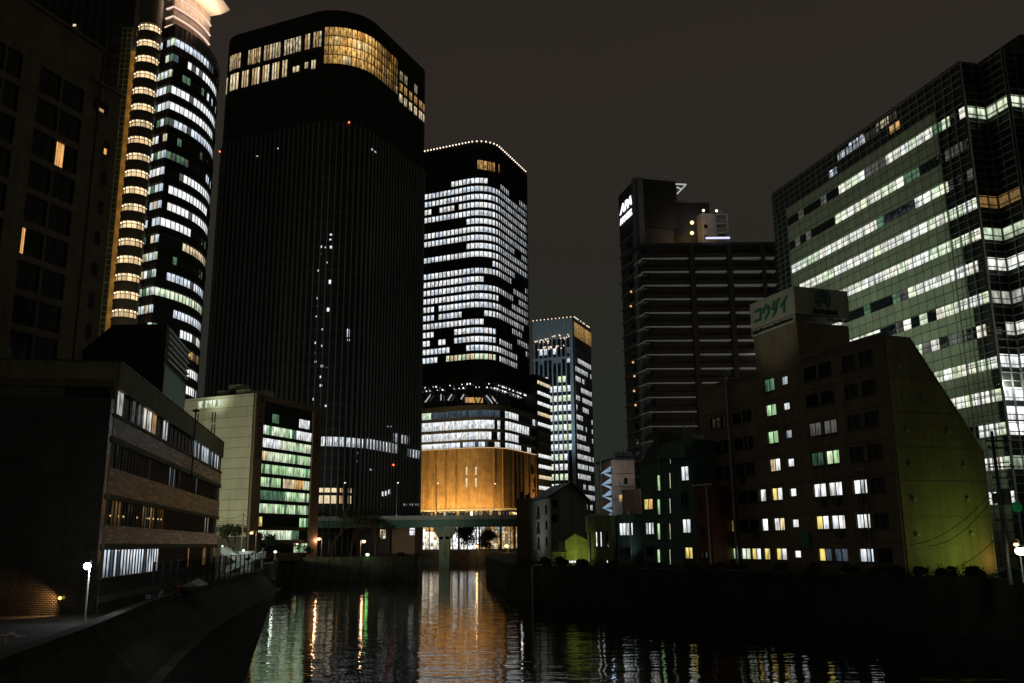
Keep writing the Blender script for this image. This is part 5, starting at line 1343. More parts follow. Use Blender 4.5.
s, z = PSl.hit(74, 28); mb = MB(); mb.pane(PSl, s, s+.7, z, z+.6, .65, 0, K['warm']); mb.build('window', M['litsoft'], r)

# ================================================================ dark brown hotel, far left
Ct = at_y(101, 52, 110); aT = 20; zt = Ct[2]
PHt = Path([V2(Ct)-D(aT)*42, V2(Ct)])
r = thing('hotel_building', 'dark brown building at far left with paired black windows, one glowing with orange curtains', 'hotel', (Ct[0], Ct[1], G))
nn = Vector((D(aT).y, -D(aT).x)); 
mb = MB(); a, b = PHt.P[0], PHt.P[1]; mb.prism([a, b, b-nn*18, a-nn*18], G, zt); mb.build('wall', M['hotelwall'], r)
pa = [(PHt.S(38, 76), PHt.S(58.6, 90)), (PHt.S(60.5, 92), PHt.S(81, 106)), (PHt.S(22, 56)-4.6, PHt.S(22, 56)-2.5), (PHt.S(22, 56)-2.2, PHt.S(22, 56)-.1)]
wA = pa[0][1]-pa[0][0]; per = pa[0][0]-pa[2][0]
pa += [(a-per, b-per) for a, b in pa[2:4]]+[(a-2*per, b-2*per) for a, b in pa[2:4]]
zr_ = [PHt.Z(48, 84), PHt.Z(44, 116), PHt.Z(41, 147), PHt.Z(37, 178)]
ph = (zr_[0]-zr_[3])/3
wins = []
i = 0; z = zr_[0]
while z > G+4:
    for j, (a, b) in enumerate(pa):
        if b < .2: continue
        wins.append((max(a, .15), b, z-.40*ph, z+.40*ph, i, j))
    z -= ph; i += 1
sk = MB(); punched(sk, PHt, 0, PHt.len-.02, G, zt-.05, wins, .35); sk.build('facade', M['hotelwall'], r)
for (a, b, c, d, i, j) in wins:
    kd = None
    if (i, j) == (2, 1): kd = None
    o = window(r, PHt, a, b, c, d, kind=None, split=2, sill=False)
    if (i, j) == (2, 1) or (i, j) == (5, 0):
        mb = MB(); w_ = b-a
        x0, x1 = (a+.0*w_, a+.42*w_) if i == 2 else (a, a+.22*w_)
        for k in range(3): mb.pane(PHt, x0+(x1-x0)*k/3+.02, x0+(x1-x0)*(k+1)/3-.02, c+.1, d-.1, .08, 0, tuple(v*(1.0, .75, .95)[k] for v in (1, .50, .16)))
        mb.build('curtain', M['litsoft'], o)
mb = MB(); mb.pbox(PHt, 0, PHt.len+.0, zt-.02, zt+.35, -.3, .8); mb.build('cornice', M['beigedark'], r)
# lower stepped wing
z2 = zat(106, 86, V2(Ct)); PH2 = Path([V2(Ct)-D(aT)*1.6+nn*.6, V2(Ct)+nn*.6+D(aT)*on_face(120, 110, V2(Ct)+nn*.6, aT)[0]])
mb = MB(); a, b = PH2.P[0]+D(aT)*1.65, PH2.P[1]; mb.prism([a, b, b-nn*14, a-nn*14], G, z2); mb.build('wing_wall', M['hotelwall'], r)
mb = MB(); mb.pbox(PH2, 0, PH2.len, z2, z2+.3, -.3, .4); mb.build('cornice', M['beigedark'], r)
i = 0
z = PH2.Z(105, 148)
s = PH2.S(104.5, 148)
while z > G+8:
    mb = MB(); mb.pane(PH2, s-.2, s+.75, z-.95, z+.95, .04); w_ = mb.build('window', M['glass'], r)
    if i == 0: mb = MB(); mb.pane(PH2, s-.1, s+.35, z-.9, z-.1, .07, 0, (1, .5, .15)); mb.build('curtain', M['litsoft'], w_)
    z -= ph; i += 1
s, z = PH2.hit(99, 107); mb = MB(); mb.pane(PH2, s-.6, s+1.6, z-.6, z+1.1, .04); w_ = mb.build('window', M['glass'], r); mb = MB(); mb.pane(PH2, s, s+.8, z-.5, z-.1, .07, 0, (.5, .3, .14)); mb.build('curtain', M['litsoft'], w_)

# ================================================================ black box building with louvred side
Cx2 = at_y(167, 324, 88); 
rL = on_face(188, 350, Cx2, -10)[0]
PX = rrect(Cx2, -92, -10, 14, rL+1, (0, 0, 0, 0))
PX = Path([V2(Cx2)+Vector((-1, .02))*on_face(113, 322, Cx2, -90)[0], V2(Cx2), V2(Cx2)+D(-10)*rL, V2(Cx2)+D(-10)*rL+Vector((-12, 0))], True)
r = thing('building', 'black windowless box building with pale louvres on its river side, behind the low office block', 'building', (Cx2[0], Cx2[1], G))
zx = Cx2[2]
mb = MB(); mb.prism(PX.P[:-1], GL, zx); mb.build('wall', M['black'], r)
z = zx-.35
while z > PX.Z(175, 374):
    b = MB(); b.pbox(PX, PX.L[1]+.1, PX.L[2]-.1, z-.18, z, .02, .3); b.build('louvre', M['white'], r); z -= .62
mb = MB(); mb.pbox(PX, PX.L[1]+.1, PX.L[2]-.1, 12, z-.1, .02, .08)
M['teal'] = mat('teal_grey_panel', (.20, .30, .27), .35, var=.5, scale=1.2); mb.build('side_panel', M['teal'], r)
mb = MB(); 
for x in (134.5, 140): s, z_ = PX.hit(x, 340); mb.pbox(PX, s, s+.08, GL, zx-.05, .01, .08)
mb.build('conduit', M['darkgrey'], r)
p = PX.at(PX.L[1]+rL*.5, 9); light('POINT', (p[0], p[1], 25), 260, (.8, 1, .85), r, size=.5)

# ================================================================ low office block on the near left bank
Cf = at_y(119, 362, 59); aF = -9.8; dF_ = D(aF); dE = D(aF-90)
LF = on_face(223, 446, Cf, aF)[0]; zF = 19.08
LE_ = 22; POf = Path([V2(Cf)+dE*LE_, V2(Cf), V2(Cf)+dF_*LF])
r = thing('office_building', 'low four-storey office block on the near left bank with a dark brick end wall', 'office building', (Cf[0], Cf[1], GL))
B0 = V2(Cf); bk = V2(Cf)+dE*7.3
inn = lambda p: p
nF = Vector((dF_.y, -dF_.x)); nE = Vector(((-dE).y, dE.x))
mb = MB(); q = B0-nF*.45; mb.prism([bk, B0-nF*.45, B0+dF_*LF-nF*.45, B0+dF_*LF+dE*7.3], GL, zF-1.9); mb.build('wall', M['black'], r)
C0 = LE_
def band(z0, z1, m, o1=.0, name='band', o0=-.44): b = MB(); b.pbox(POf, C0+.02, POf.len, z0, z1, o0, o1); return b.build(name, m, r)
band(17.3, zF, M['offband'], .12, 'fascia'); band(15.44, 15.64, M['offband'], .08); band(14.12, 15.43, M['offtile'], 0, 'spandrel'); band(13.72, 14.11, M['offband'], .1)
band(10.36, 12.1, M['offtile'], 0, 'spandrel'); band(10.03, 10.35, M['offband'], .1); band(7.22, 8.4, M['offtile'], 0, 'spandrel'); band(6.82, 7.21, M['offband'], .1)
band(3.95, 4.98, M['offbase'], .0, 'base_wall'); band(4.98, 5.06, M['offband'], .12, 'sill'); band(3.5, 3.94, M['offband'], .05); band(GL, 3.49, M['offbase'], 0, 'base_wall')
mb = MB(); mb.pbox(POf, C0-7.2, C0-.01, 17.35, zF, -.44, .1); mb.pbox(POf, C0-7.2, C0-3.2, 16.5, 17.34, -.44, .02); mb.build('fascia', M['offband'], r)
mb = MB(); mb.pbox(POf, C0-7.3, C0+.05, zF, zF+.06, -.5, .18); mb.pbox(POf, C0+.05, POf.len, zF, zF+.06, -.5, .18); mb.build('roof_trim', M['darkgrey'], r)
mb = MB(); mb.prism([B0+nF*0+dE*7.2, B0-nF*.1, B0+dF_*LF, B0+dF_*LF+dE*7.2], zF-.5, zF-.1); mb.build('roof', M['darkgrey'], r)
mb = MB(); mb.pbox(POf, 0, C0-.03, GL-.3, 16.5, -.5, .9); mb.build('brick_end_wall', M['offbrick'], r)
mb = MB(); s = C0+.3; mb.pbox(POf, C0, C0+.55, GL, 17.3, -.4, -.02); mb.build('corner_pillar', M['offband'], r)
fl_spec = [(15.65, 17.28, 'top'), (12.11, 13.71, '3'), (8.41, 10.02, '2'), (5.07, 6.81, '1')]
for (z0, z1, nm) in fl_spec:
    mb = MB(); s = C0+.7; k = 0
    while s < POf.len-.3:
        x = ppx(POf, s+.4, (z0+z1)/2); kd = None; q = 1
        if nm == 'top':
            if x < 134: kd = random.choice((None, 'w', 'dim', None, None, 'cw')); q = .5
            elif x < 142: kd = random.choice((None, 'dim'))
            elif x < 157: kd = random.choice(('warm', 'amber', 'amber', 'dim', 'w', None)); q = .75
            elif x < 170: kd = random.choice(('w', 'cw', 'dim', None, None)); q = .8
            elif 192 < x < 219: kd = random.choice(('cw', 'db', 'cw', 'cw', 'dim')); q = .75
        elif nm == '3': kd = random.choice((None,)*9+('dim', 'cw')) ; q = .22
        elif nm == '2':
            if x < 165: kd = random.choice(('amber', 'amber', None, 'dim')); q = random.choice((.1, .2, .5))
            elif x > 205: kd = random.choice((None, 'warm', None)); q = .6
        else:
            if x < 160: kd = random.choice(('cw', 'cw', 'w', 'cw', 'db')); q = 1.0
            elif 186 < x < 190 or x > 203: kd = random.choice((None, None, 'dim', 'amber')); q = .5
        if x > 221: kd = None
        g = glow(kd, .6, 1.1) if kd else (0, 0, 0)
        mb.pane(POf, s, s+.82, z0, z1, -.12, 1 if kd else 0, tuple(c*q for c in g)); s += .9
    wb = mb.build('window_band', [M['oldglass'], M['litbusy']], r)
    b = MB(); s = C0+.66
    while s < POf.len: b.pbox(POf, s, s+(.09 if nm == 'top' else .14), z0, z1, -.12, -.06); s += .9 if nm != 'top' else 1.8
    b.build('mullion', M['darkgrey'], wb)
# ceiling lamps glimpsed behind the second-floor glass
mb = MB(); s = C0+1.6
while s < C0+19:
    p = POf.at(s, -.10); mb.ball((p[0], p[1], 9.0+.012*(s-C0)), .07, 0, 6); s += random.uniform(.7, 4.5)
mb.build('room_lamp', emit('warm_room_lamp', (1, .6, .25), .9), r)
# pipes, roof aerial
mb = MB(); s = POf.len-14; p = POf.at(POf.S(193, 430), .16); mb.tube([(p[0], p[1], 13.5), (p[0], p[1], 20.2)], .07, 0, 6); mb.abox(p[0]-.3, p[0]+.3, p[1]-.1, p[1]+.1, 19.9, 20.1); mb.build('drain_pipe', M['darkgrey'], r)
# amber wall lamp on brick
s, z = POf.hit(66, 597); p = POf.at(s, 1.22); mb = MB(); mb.ball((p[0], p[1], z), .1, 0, 8); mb.build('wall_lamp', emit('amber_wall_lamp', (1, .62, .1), 5), r)
q = POf.at(s-2.5, .9); p = POf.at(s, 1.45); light('SPOT', (p[0], p[1], z+.12), 260, (1, .52, .17), r, (q[0], q[1], z-1.1), .05, 125, .7)
for (x, y) in ((85, 470), (81, 500), (84, 491), (91, 488), (94, 481), (104, 478)):     # small tiles catching light on the end wall
    pass
# gleams: tiny ceramic tiles
# roof penthouse strip
# ================================================================ beige panelled office with green-lit windows
Cb_ = at_y(255, 393.4, 165); zb = Cb_[2]; PBg = rrect(Cb_, -67, 23, 22, 20.9, (0, 0, 0, 0))
r = thing('office_building', 'pale beige panelled office block with green-lit ribbon windows and vertical dark signs', 'office building', (Cb_[0], Cb_[1], G))
mb = MB(); mb.prism(PBg.P[:-1], G, zb-.3); mb.build('core', M['black'], r)
c1, c2 = PBg.L[2], PBg.L[3]
b = MB(); b.pbox(PBg, PBg.L[1], c1-.02, G+4.5, zb, .02, .3); b.build('panel_wall', M['beige'], r)
b = MB(); b.pbox(PBg, PBg.L[1], c1-.02, G, G+4.5, .02, .2); b.build('base_wall', M['offbase'], r)
b = MB(); b.pbox(PBg, c1+.0, c1+2.5, G, zb, .02, .42); b.build('sign_pillar', M['beigedark'], r)
b = MB(); b.pbox(PBg, c2-2.9, c2, G, zb, .02, .42); b.build('sign_pillar', M['beigedark'], r)
zh1 = PBg.Z(264, 408); b = MB(); b.pbox(PBg, c1+2.5, c2-2.9, zb-1.1, zb, .02, .42); b.build('header', M['beigedark'], r)
yr = [417+i*0 for i in range(1)]
z0_ = PBg.Z(264.5, 410.5); zA, zB = PBg.Z(263.5, 416.5), PBg.Z(263, 535); stp = (zA-zB)/9
pat = [[(.2, .3, 'dg'), (.72, .97, 'w')], [(0, .1, 'w'), (.1, .2, 'g'), (.2, .45, 'gw'), (.45, .66, 'g'), (.66, 1, 'w')], [(0, .38, 'w'), (.38, .6, 'gw'), (.6, .78, 'g'), (.78, 1, 'gw')], [(.02, .12, 'warm'), (.12, .5, 'gw'), (.5, 1, 'g')],
       [(0, 1, 'g')], [(0, .42, 'g'), (.44, .7, 'warm'), (.7, .88, 'amber'), (.88, 1, 'gw')], [(0, .5, 'dg'), (.5, 1, 'g')], [(0, 1, 'g')], [(0, .1, 'y'), (.8, 1, 'g')], [(0, .68, 'gw'), (.68, .8, 'dg')], [(.72, 1, 'g')]]
i = 0; z = zA
wst = c2-2.9-(c1+2.5)
for i in range(11):
    z = zA-i*stp+.0; mb = MB(); n = 22
    for k in range(n):
        t_ = (k+.5)/n; kd = None
        for (a, b_, q) in pat[i]:
            if a <= t_ <= b_: kd = q
        if kd == 'g' and random.random() < .5: kd = random.choice(('gw', 'gw', 'g', 'dg'))
        g = glow(kd, .75, 1.1) if kd else (0, 0, 0)
        mb.pane(PBg, c1+2.5+wst*k/n+.04, c1+2.5+wst*(k+1)/n-.04, z-.85, z+.85, .05, 1 if kd else 0, g)
    mb.build('window_band', [M['glass'], M['lit']], r)
    if i < 10: b = MB(); b.pbox(PBg, c1+2.52, c2-2.92, z-stp+.9, z-.9, .02, .2); b.build('spandrel', M['black'], r)
# vertical sign marks: emblem ring and stacked dark characters too small to read
def glyph(b, P, s, z, w_, h_, off):
    for k in range(random.randint(2, 3)): zz1 = z+h_*(k+.3)/3; b.pbox(P, s, s+w_, zz1, zz1+h_*.1, off, off+.08)
    for k in range(random.randint(1, 2)): ss1 = s+w_*random.choice((.1, .45, .8)); b.pbox(P, ss1, ss1+w_*.14, z, z+h_*.9, off+.003, off+.083)
b = MB(); zc2 = PBg.Z(259, 400); sc2 = c1+1.25
for k in range(12):
    a0, a1 = math.radians(k*30-60), math.radians(k*30-30)
    if k == 10: continue
    p, q = PBg.at(sc2+.62*math.cos(a0), .48), PBg.at(sc2+.62*math.cos(a1), .48); b.tube([(p[0], p[1], zc2+.62*math.sin(a0)), (q[0], q[1], zc2+.62*math.sin(a1))], .15, 0, 6)
b.build('emblem', M['signk'], r)
b = MB(); z = zc2-2.2
for k in range(7): glyph(b, PBg, c1+.75, z, 1.0, 1.15, .42); z -= 1.45
b.build('sign_marks', M['signk'], r)
b = MB(); z = PBg.Z(316, 419)
for k in range(8): glyph(b, PBg, c2-2.0, z, .9, 1.0, .42); z -= 1.25
b.build('sign_marks', M['signk'], r)
# upper-left lit strip and slits in the panel wall
sA_, sB_ = PBg.S(199, 404), PBg.S(224, 404); zq = PBg.Z(212, 403.5); mb = MB(); n = 10
for k in range(n):
    if k == 2: continue
    mb.pane(PBg, sA_+(sB_-sA_)*k/n+.05, sA_+(sB_-sA_)*(k+1)/n-.05, zq-.65-random.random()*.2, zq+.55, .32, 0, glow('gw', .7, 1.2))
mb.build('window_band', M['lit'], r)
for (x, y) in ((197.5, 418), (214.5, 416.5), (214, 429)):
    s, z = PBg.hit(x, y); mb = MB(); mb.pbox(PBg, s-.35, s-.1, z-1.2, z+.8, .3, .33); mb.pbox(PBg, s+.3, s+.55, z-1.2, z+.8, .3, .33); mb.build('slit_window', M['black'], r)
# roof plant
def on(P, s, inn_): p = P.at(s, -inn_); return p
for (x0, x1, hh_, inn_, m_) in ((198, 208, 2.2, 5, 'beige'), (203, 217, 3.6, 7, 'beige'), (225, 242, 1.6, 3, 'beige'), (212, 219, 2.4, 5.0, 'darkgrey')):
    p = PBg.at(PBg.S(x0, 400), -inn_); wd = (x1-x0)/899*165; b = MB(); b.box((p[0], p[1], zb-.3), (wd, -wd*.42, 0), (1.2, 2.6, 0), (0, 0, hh_+.3)); b.build('roof_plant', M[m_], r)
p = PBg.at(c1+6, -2.5); b = MB(); b.box((p[0], p[1], zb-.3), (1.4, 1.2, 0), (-1, 1.2, 0), (0, 0, 2.0)); b.build('roof_plant', M['beige'], r)
light('SPOT', (-66, 118, 9), 44000, (.98, 1, .66), r, (-58, 168, 24), 2, 80, 1, name='added_facade_fill')  # added spot without fixture, stands for city light on the beige wall
p = PBg.at(c1-8, 4); light('SPOT', (p[0], p[1], zb-1.5), 500, (.9, 1, .7), r, (p[0]+3, p[1]+9, zb+2.5), .5, 120, 1)  # unseen spot added to lift the dark roof plant
light('SPOT', (-22, 150, 8), 1100, (1, .85, .6), r, (-43, 172, 20), 1, 80, 1, name='added_facade_fill')  # further added spot, aimed at the windowed face
random.seed(51)
# ================================================================ street lamp, fence and clutter on the near left quay
b_ = at_z(84.5, 622, GL+.02); top = at_y(87.3, 566, b_[1])
r = thing('street_lamp', 'bright white globe lamp on a slim pale pole on the left quay', 'street lamp', (b_[0], b_[1], GL))
mb = MB(); mb.tube([(b_[0], b_[1], GL), (b_[0], b_[1], top[2]-.1)], [.06, .045], 0, 10); mb.tube([(b_[0], b_[1], GL), (b_[0], b_[1], GL+.25)], .1, 0, 10); mb.build('pole', M['white'], r)
mb = MB(); mb.ball(top, .2, 0, 14); mb.build('lamp_globe', emit('white_globe', (.92, 1, .96), 14), r)
mb = MB(); mb.tube([(b_[0], b_[1], top[2]+.17), (b_[0], b_[1], top[2]+.3)], [.16, .05], 0, 10); mb.build('lamp_cap', M['darkgrey'], r)
light('POINT', (b_[0]+.35, b_[1]-.1, top[2]), 190, (.88, 1, .96), r, size=.2)
# tall fence along the quay edge
Lf = [V2((p.x-2.1, p.y)) for p in LEFT if 58 <= p.y <= 150]
PF = Path([(Lf[0].x+.4, 56)]+Lf)
r = thing('fence', 'tall dark steel fence with top rails and mesh along the left quay edge', 'fence', (PF.P[0].x, PF.P[0].y, 3.35))
s = 9.0; k = 0
mesh_ = MB()
while s < PF.len:
    p = PF.at(s); mb = MB(); mb.abox(p[0]-.06, p[0]+.06, p[1]-.06, p[1]+.06, 3.3, 5.95); mb.build('post', M['darkgrey'], r); s += 4.2
s = 9.0
mb = MB()
for z in (3.7, 4.9, 5.85): mb.pbox(PF, 9, PF.len-.1, z, z+.05, -.03, .03)
mb.build('rail', M['darkgrey'], r)
mb = MB(); s = 9.1
while s < PF.len: mb.pbox(PF, s, s+.02, 3.4, 5.85, -.01, .01); s += .45
mb.build('mesh_wire', M['wire'], r)
# low kerb rail left of lamp with a red-white barrier pole end
a = at_z(-10, 635.5, GL+.35); c = at_z(27, 636, GL+.35)
r = thing('barrier_pole', 'pink and white barrier bar lying low at the lower left edge of the quay', 'barrier', (a[0], a[1], GL))
mb = MB(); mb.tube([a, (a[0]+(c[0]-a[0])*.42, a[1]+(c[1]-a[1])*.42, a[2])], .05, 0, 8); mb.build('bar', mat('pink_bar', (.7, .34, .34), .5), r)
mb = MB(); q = (a[0]+(c[0]-a[0])*.45, a[1]+(c[1]-a[1])*.45, a[2]); mb.tube([q, (q[0]+.25, q[1], q[2]+.1), (q[0]+.5, q[1], q[2]-.05), (c[0], c[1], c[2])], [.06, .09, .07, .05], 0, 8); mb.tube([(q[0], q[1], GL), q], .04, 0, 6); mb.build('bar_end', M['white'], r)
light('POINT', (q[0]-.3, q[1]-1.2, GL+1.4), 4, (1, .8, .8), r, size=.1)
# small parked scooters and a covered boat shape between office and fence
def scooter(px, py, lab, col, rz):
    p = at_z(px, py, GL); r = thing('scooter', lab, 'scooter', (p[0], p[1], GL), 'scooters parked on the quay')
    m_ = mat('scooter_paint', col, .25, .1, var=.1)
    def T(x, y, z): return (p[0]+x*math.cos(rz)-y*math.sin(rz), p[1]+x*math.sin(rz)+y*math.cos(rz), GL+z)
    for x in (-.62, .62):
        mb = MB(); mb.tube([T(x, -.05, .24), T(x, .05, .24)], .24, 0, 14); w_ = mb.build('wheel', M['wire'], r)
        mb = MB(); mb.tube([T(x, -.06, .24), T(x, .06, .24)], .11, 0, 10); mb.build('rim', M['steel'], w_)
    mb = MB(); mb.extr([T(-.75, -.12, .4), T(-.1, -.12, .3), T(.35, -.12, .3), T(.5, -.12, .75), T(.42, -.12, .85), T(.2, -.12, .42), T(-.1, -.12, .45), T(-.2, -.12, .68), T(-.75, -.12, .7)], Vector(T(0, .24, 0))-Vector(T(0, 0, 0))); mb.build('body', m_, r)
    mb = MB(); mb.extr([T(-.72, -.11, .7), T(-.15, -.11, .69), T(-.15, -.11, .78), T(-.72, -.11, .8)], Vector(T(0, .22, 0))-Vector(T(0, 0, 0))); mb.build('seat', M['wire'], r)
    mb = MB(); mb.tube([T(.62, 0, .24), T(.42, 0, .95)], .035, 0, 8); mb.tube([T(.4, -.3, 1.0), T(.42, 0, .95), T(.4, .3, 1.0)], .02, 0, 6); mb.build('handlebar', M['steel'], r)
    mb = MB(); mb.ball(T(.52, 0, .84), .09, 0, 8); mb.build('headlight', M['white'], r)
scooter(155, 604, 'pale scooter nearest the white lamp, parked under the ground-floor windows', (.5, .5, .48), .9)
scooter(173, 598, 'dark red scooter parked beside the covered boat on the quay', (.35, .06, .03), 1.1)
p = at_z(195, 594, GL); r = thing('covered_boat', 'small boat under a pale sagging cover on the quay by the fence', 'boat', (p[0], p[1], GL))
q = lambda x, y, z: (p[0]+x*-.17-y*.98, p[1]+x*.98-y*.17, GL+z)
mb = MB(); R1 = [q(x, y, .15+.25*abs(x)/3) for x, y in ((-2.6, -.5), (-2.6, .5), (1.6, .6), (3, 0), (1.6, -.6))]; R2 = [q(x, y, .75) for x, y in ((-2.8, -.8), (-2.8, .8), (1.8, .85), (3.4, 0), (1.8, -.85))]
for i in range(5): mb.poly((R1[i], R2[i], R2[(i+1) % 5], R1[(i+1) % 5]))
mb.poly(R1); mb.build('hull', M['grey'], r)
mb = MB(); rid = [q(-2.8, 0, 1.15), q(1.5, 0, 1.3), q(3.4, 0, .82)]
mb.poly((R2[1], R2[2], rid[1], rid[0])); mb.poly((R2[2], R2[3], rid[1])); mb.poly((R2[0], rid[0], rid[1], R2[4])); mb.poly((R2[4], rid[1], R2[3])); mb.poly((R2[0], R2[1], rid[0])); mb.build('cover', M['white'], r)

# ================================================================ lit outdoor stair and lamps beyond the fence
p = at_y(240, 560, 146); r = thing('outdoor_stair', 'white-lit steel stair and ramp with railings beyond the fence on the left bank', 'stair', (p[0], p[1], GL))
Y = 146; M['stairw'] = mat('pale_steel_stair', (.55, .58, .55), .5, var=.4)
def pt(px, py, dy=0): v = at_y(px, py, Y+dy); return (v[0], v[1], v[2])
mb = MB()
for (a, c, h_) in (((221, 546), (239, 555), 1.15), ((225, 567), (262, 551), 1.0), ((239, 551), (251, 551), 1.4)):
    A, B = pt(*a), pt(*c); mb.extr([A, B, (B[0], B[1], B[2]-h_), (A[0], A[1], A[2]-h_)], (0, .12, 0)); mb.extr([(A[0], A[1]+2.2, A[2]), (B[0], B[1]+2.2, B[2]), (B[0], B[1]+2.2, B[2]-h_), (A[0], A[1]+2.2, A[2]-h_)], (0, .12, 0))
mb.build('balustrade', M['stairw'], r)
mb = MB()
A, B = pt(225, 571), pt(262, 556)
for k in range(16): t0 = k/16; x = A[0]+(B[0]-A[0])*t0; z = A[2]+(B[2]-A[2])*t0; mb.abox(x, x+(B[0]-A[0])/16+.05, Y+.15, Y+2.2, z-.2, z)
mb.build('step', M['stairw'], r)
mb = MB(); A, B = pt(240, 553), pt(250, 571); mb.abox(A[0], B[0], Y+.3, Y+2.0, GL, A[2]-.3); mb.build('landing_block', M['stairw'], r)
mb = MB()
for x in (221.5, 230, 262): A = pt(x, 548); mb.tube([(A[0], Y+.5, GL), (A[0], Y+.5, A[2])], .1, 0, 8)
mb.build('post', M['steel'], r)
for (x, y, e) in ((226, 552, 60), (244, 548, 130), (256, 556, 60)):
    v = pt(x, y, -2.5); light('POINT', v, e, (.85, 1, .9), r, size=.15)
mb = MB(); mb.ball(pt(243.5, 550.5, -.5), .22, 0, 8); mb.ball(pt(222.5, 546, -.5), .14, 0, 8); mb.build('lamp', emit('stair_lamp', (.9, 1, .92), 1.6), r)

def lamp(px, py, Y, lab, col, st, e, rad=.25, zb=G, arm=0, group=None, name='street_lamp', grow=None):
    v = at_y(px, py, Y); r = thing(name, lab, 'street lamp' if name == 'street_lamp' else 'lamp', (v[0]+arm, Y, zb), group)
    mb = MB(); mb.tube([(v[0]+arm, Y, zb), (v[0]+arm, Y, v[2]+.3), (v[0], Y, v[2]+.35)], [.09, .06, .05], 0, 8); mb.build('pole', M['steel'], r)
    mb = MB(); mb.ball(v, rad, 0, 12, sz=.75); mb.build('lamp_head', emit('lamp_'+name, col, st), r)
    mb = MB(); mb.tube([(v[0], Y, v[2]+rad*.6), (v[0], Y, v[2]+rad*.6+.12)], [rad*.8, .05], 0, 10); mb.build('lamp_cap', M['darkgrey'], r)
    light('POINT', (v[0], Y-.6-rad, v[2]-.3), e, col, r, size=.2)
lamp(251.5, 533, 150, 'orange street lamp above the dark trees, left of the beige office block', (1, .5, .2), 3, 90, .3, arm=.8, group='orange street lamps on the far bank')
lamp(318.8, 539, 184.5, 'orange street lamp at the right foot of the beige office block', (1, .55, .28), 4, 160, .36, arm=.6, group='orange street lamps on the far bank')
lamp(363.8, 541.5, 186.5, 'orange street lamp among bare branches just above the green one', (1, .52, .28), 5, 180, .4, arm=-.6, group='orange street lamps on the far bank')
lamp(275.3, 551.8, 152, 'small white lamp glowing right of the lit outdoor stair', (.85, 1, .85), 3, 25, .26)
lamp(367.5, 554.6, 182.2, 'small intense green lamp on the river wall edge', (.32, 1, .22), 8, 8, .34, name='signal_lamp')
lamp(477, 546, 300, 'small orange lamp under the bridge before the lit lobby', (1, .5, .15), 7, 200, .55, arm=.5)
lamp(506.5, 546, 300, 'amber lamp at the right end of the underpass beside the blank building', (1, .55, .15), 7, 220, .6, arm=.5)
lamp(1021, 551, 60, 'big bright greenish-white lamp at the right edge of the picture', (.70, 1, .72), 14, 160, .36, arm=.4)
lamp(1016, 544.5, 63, 'small orange lamp beside the big greenish-white one', (1, .5, .2), 5, 15, .16, arm=.2)
# underpass clutter: kiosk lights, small vehicles' lamps seen under the bridge
# ================================================================ trees
def leafball(mb, c, r_, n, sz=.3, flat=.8):
    for _ in range(n):
        th, ph_ = random.uniform(0, 2*math.pi), math.acos(random.uniform(-1, 1)); rr = r_*random.random()**.4*(1+.22*math.sin(3*th+c[0])*math.sin(2*ph_))
        p = Vector((c[0]+rr*math.sin(ph_)*math.cos(th), c[1]+rr*math.sin(ph_)*math.sin(th), c[2]+rr*flat*math.cos(ph_)))
        a = Vector((random.uniform(-1, 1), random.uniform(-1, 1), random.uniform(-1, 1))).normalized()*sz*random.uniform(.5, 1.2); b = a.cross(Vector((random.uniform(-1, 1), random.uniform(-1, 1), random.uniform(-1, 1)))).normalized()*sz*random.uniform(.3, .7)
        mb.poly((p-a, p-b, p+a, p+b))
def branch(mb, p, d, l, r_, depth, tips):
    q = p+d*l; mid = p+d*l*.5+Vector((random.uniform(-1, 1), random.uniform(-1, 1), 0))*l*.06
    mb.tube([p, mid, q], [r_, r_*.85, r_*.65], 0, 5, cap=False)
    if depth == 0: tips.append(q); return
    for _ in range(random.choice((2, 3, 3))):
        nd = (d+Vector((random.uniform(-1, 1), random.uniform(-1, 1), random.uniform(-.3, .7)))*.62).normalized(); branch(mb, q, nd, l*random.uniform(.62, .82), r_*.62, depth-1, tips)
def tree(px, py_top, Y, lab, zb=G, leaves=26, rad=.6, depth=4, name='tree', group=None):
    t_ = at_y(px, py_top, Y); h = t_[2]-zb; base = Vector((t_[0], Y, zb)); r = thing(name, lab, 'tree', base, group)
    mb = MB(); tips = []; mb.tube([base, base+Vector((.1, 0, h*.28))], [h*.03, h*.022], 0, 7)
    for k in range(4): branch(mb, base+Vector((.1, 0, h*.27)), Vector((random.uniform(-.7, .7), random.uniform(-.7, .7), 1)).normalized(), h*.26, h*.015, depth-1, tips)
    mb.build('trunk', M['bark'], r)
    if leaves:
        mb = MB()
        for q in tips: leafball(mb, q, rad, leaves, .22)
        if leaves > 50: 
            for k in range(9): leafball(mb, base+Vector((random.uniform(-.25, .25)*h, random.uniform(-.2, .2)*h, h*random.uniform(.3, .8))), h*.2, 150, .3)
        mb.build('crown', M['leaf'], r)
tree(333, 508, 189, 'bare wide tree on the far bank left of the green lamp, before the black tower', leaves=5, rad=.9, depth=5, group='bare trees on the far bank')
tree(352, 512, 192, 'bare tree with thin twigs directly behind the green lamp, before the black tower', leaves=4, rad=.9, depth=5, group='bare trees on the far bank')
tree(376, 518, 188, 'bare tree right of the green lamp at the left end of the bridge', leaves=4, rad=.8, depth=5, group='bare trees on the far bank')
tree(292, 541, 178, 'small leafy tree before the dark base of the beige office block', leaves=24, rad=.9, depth=3, group='leafy trees left of the beige block foot')
tree(304, 546, 181, 'smallest leafy tree at the right foot of the beige office block', leaves=24, rad=.8, depth=3, group='leafy trees left of the beige block foot')
tree(233, 526, 154, 'dark leafy tree behind the white-lit outdoor stair', leaves=20, rad=.9, depth=4, group='leafy trees left of the beige block foot')
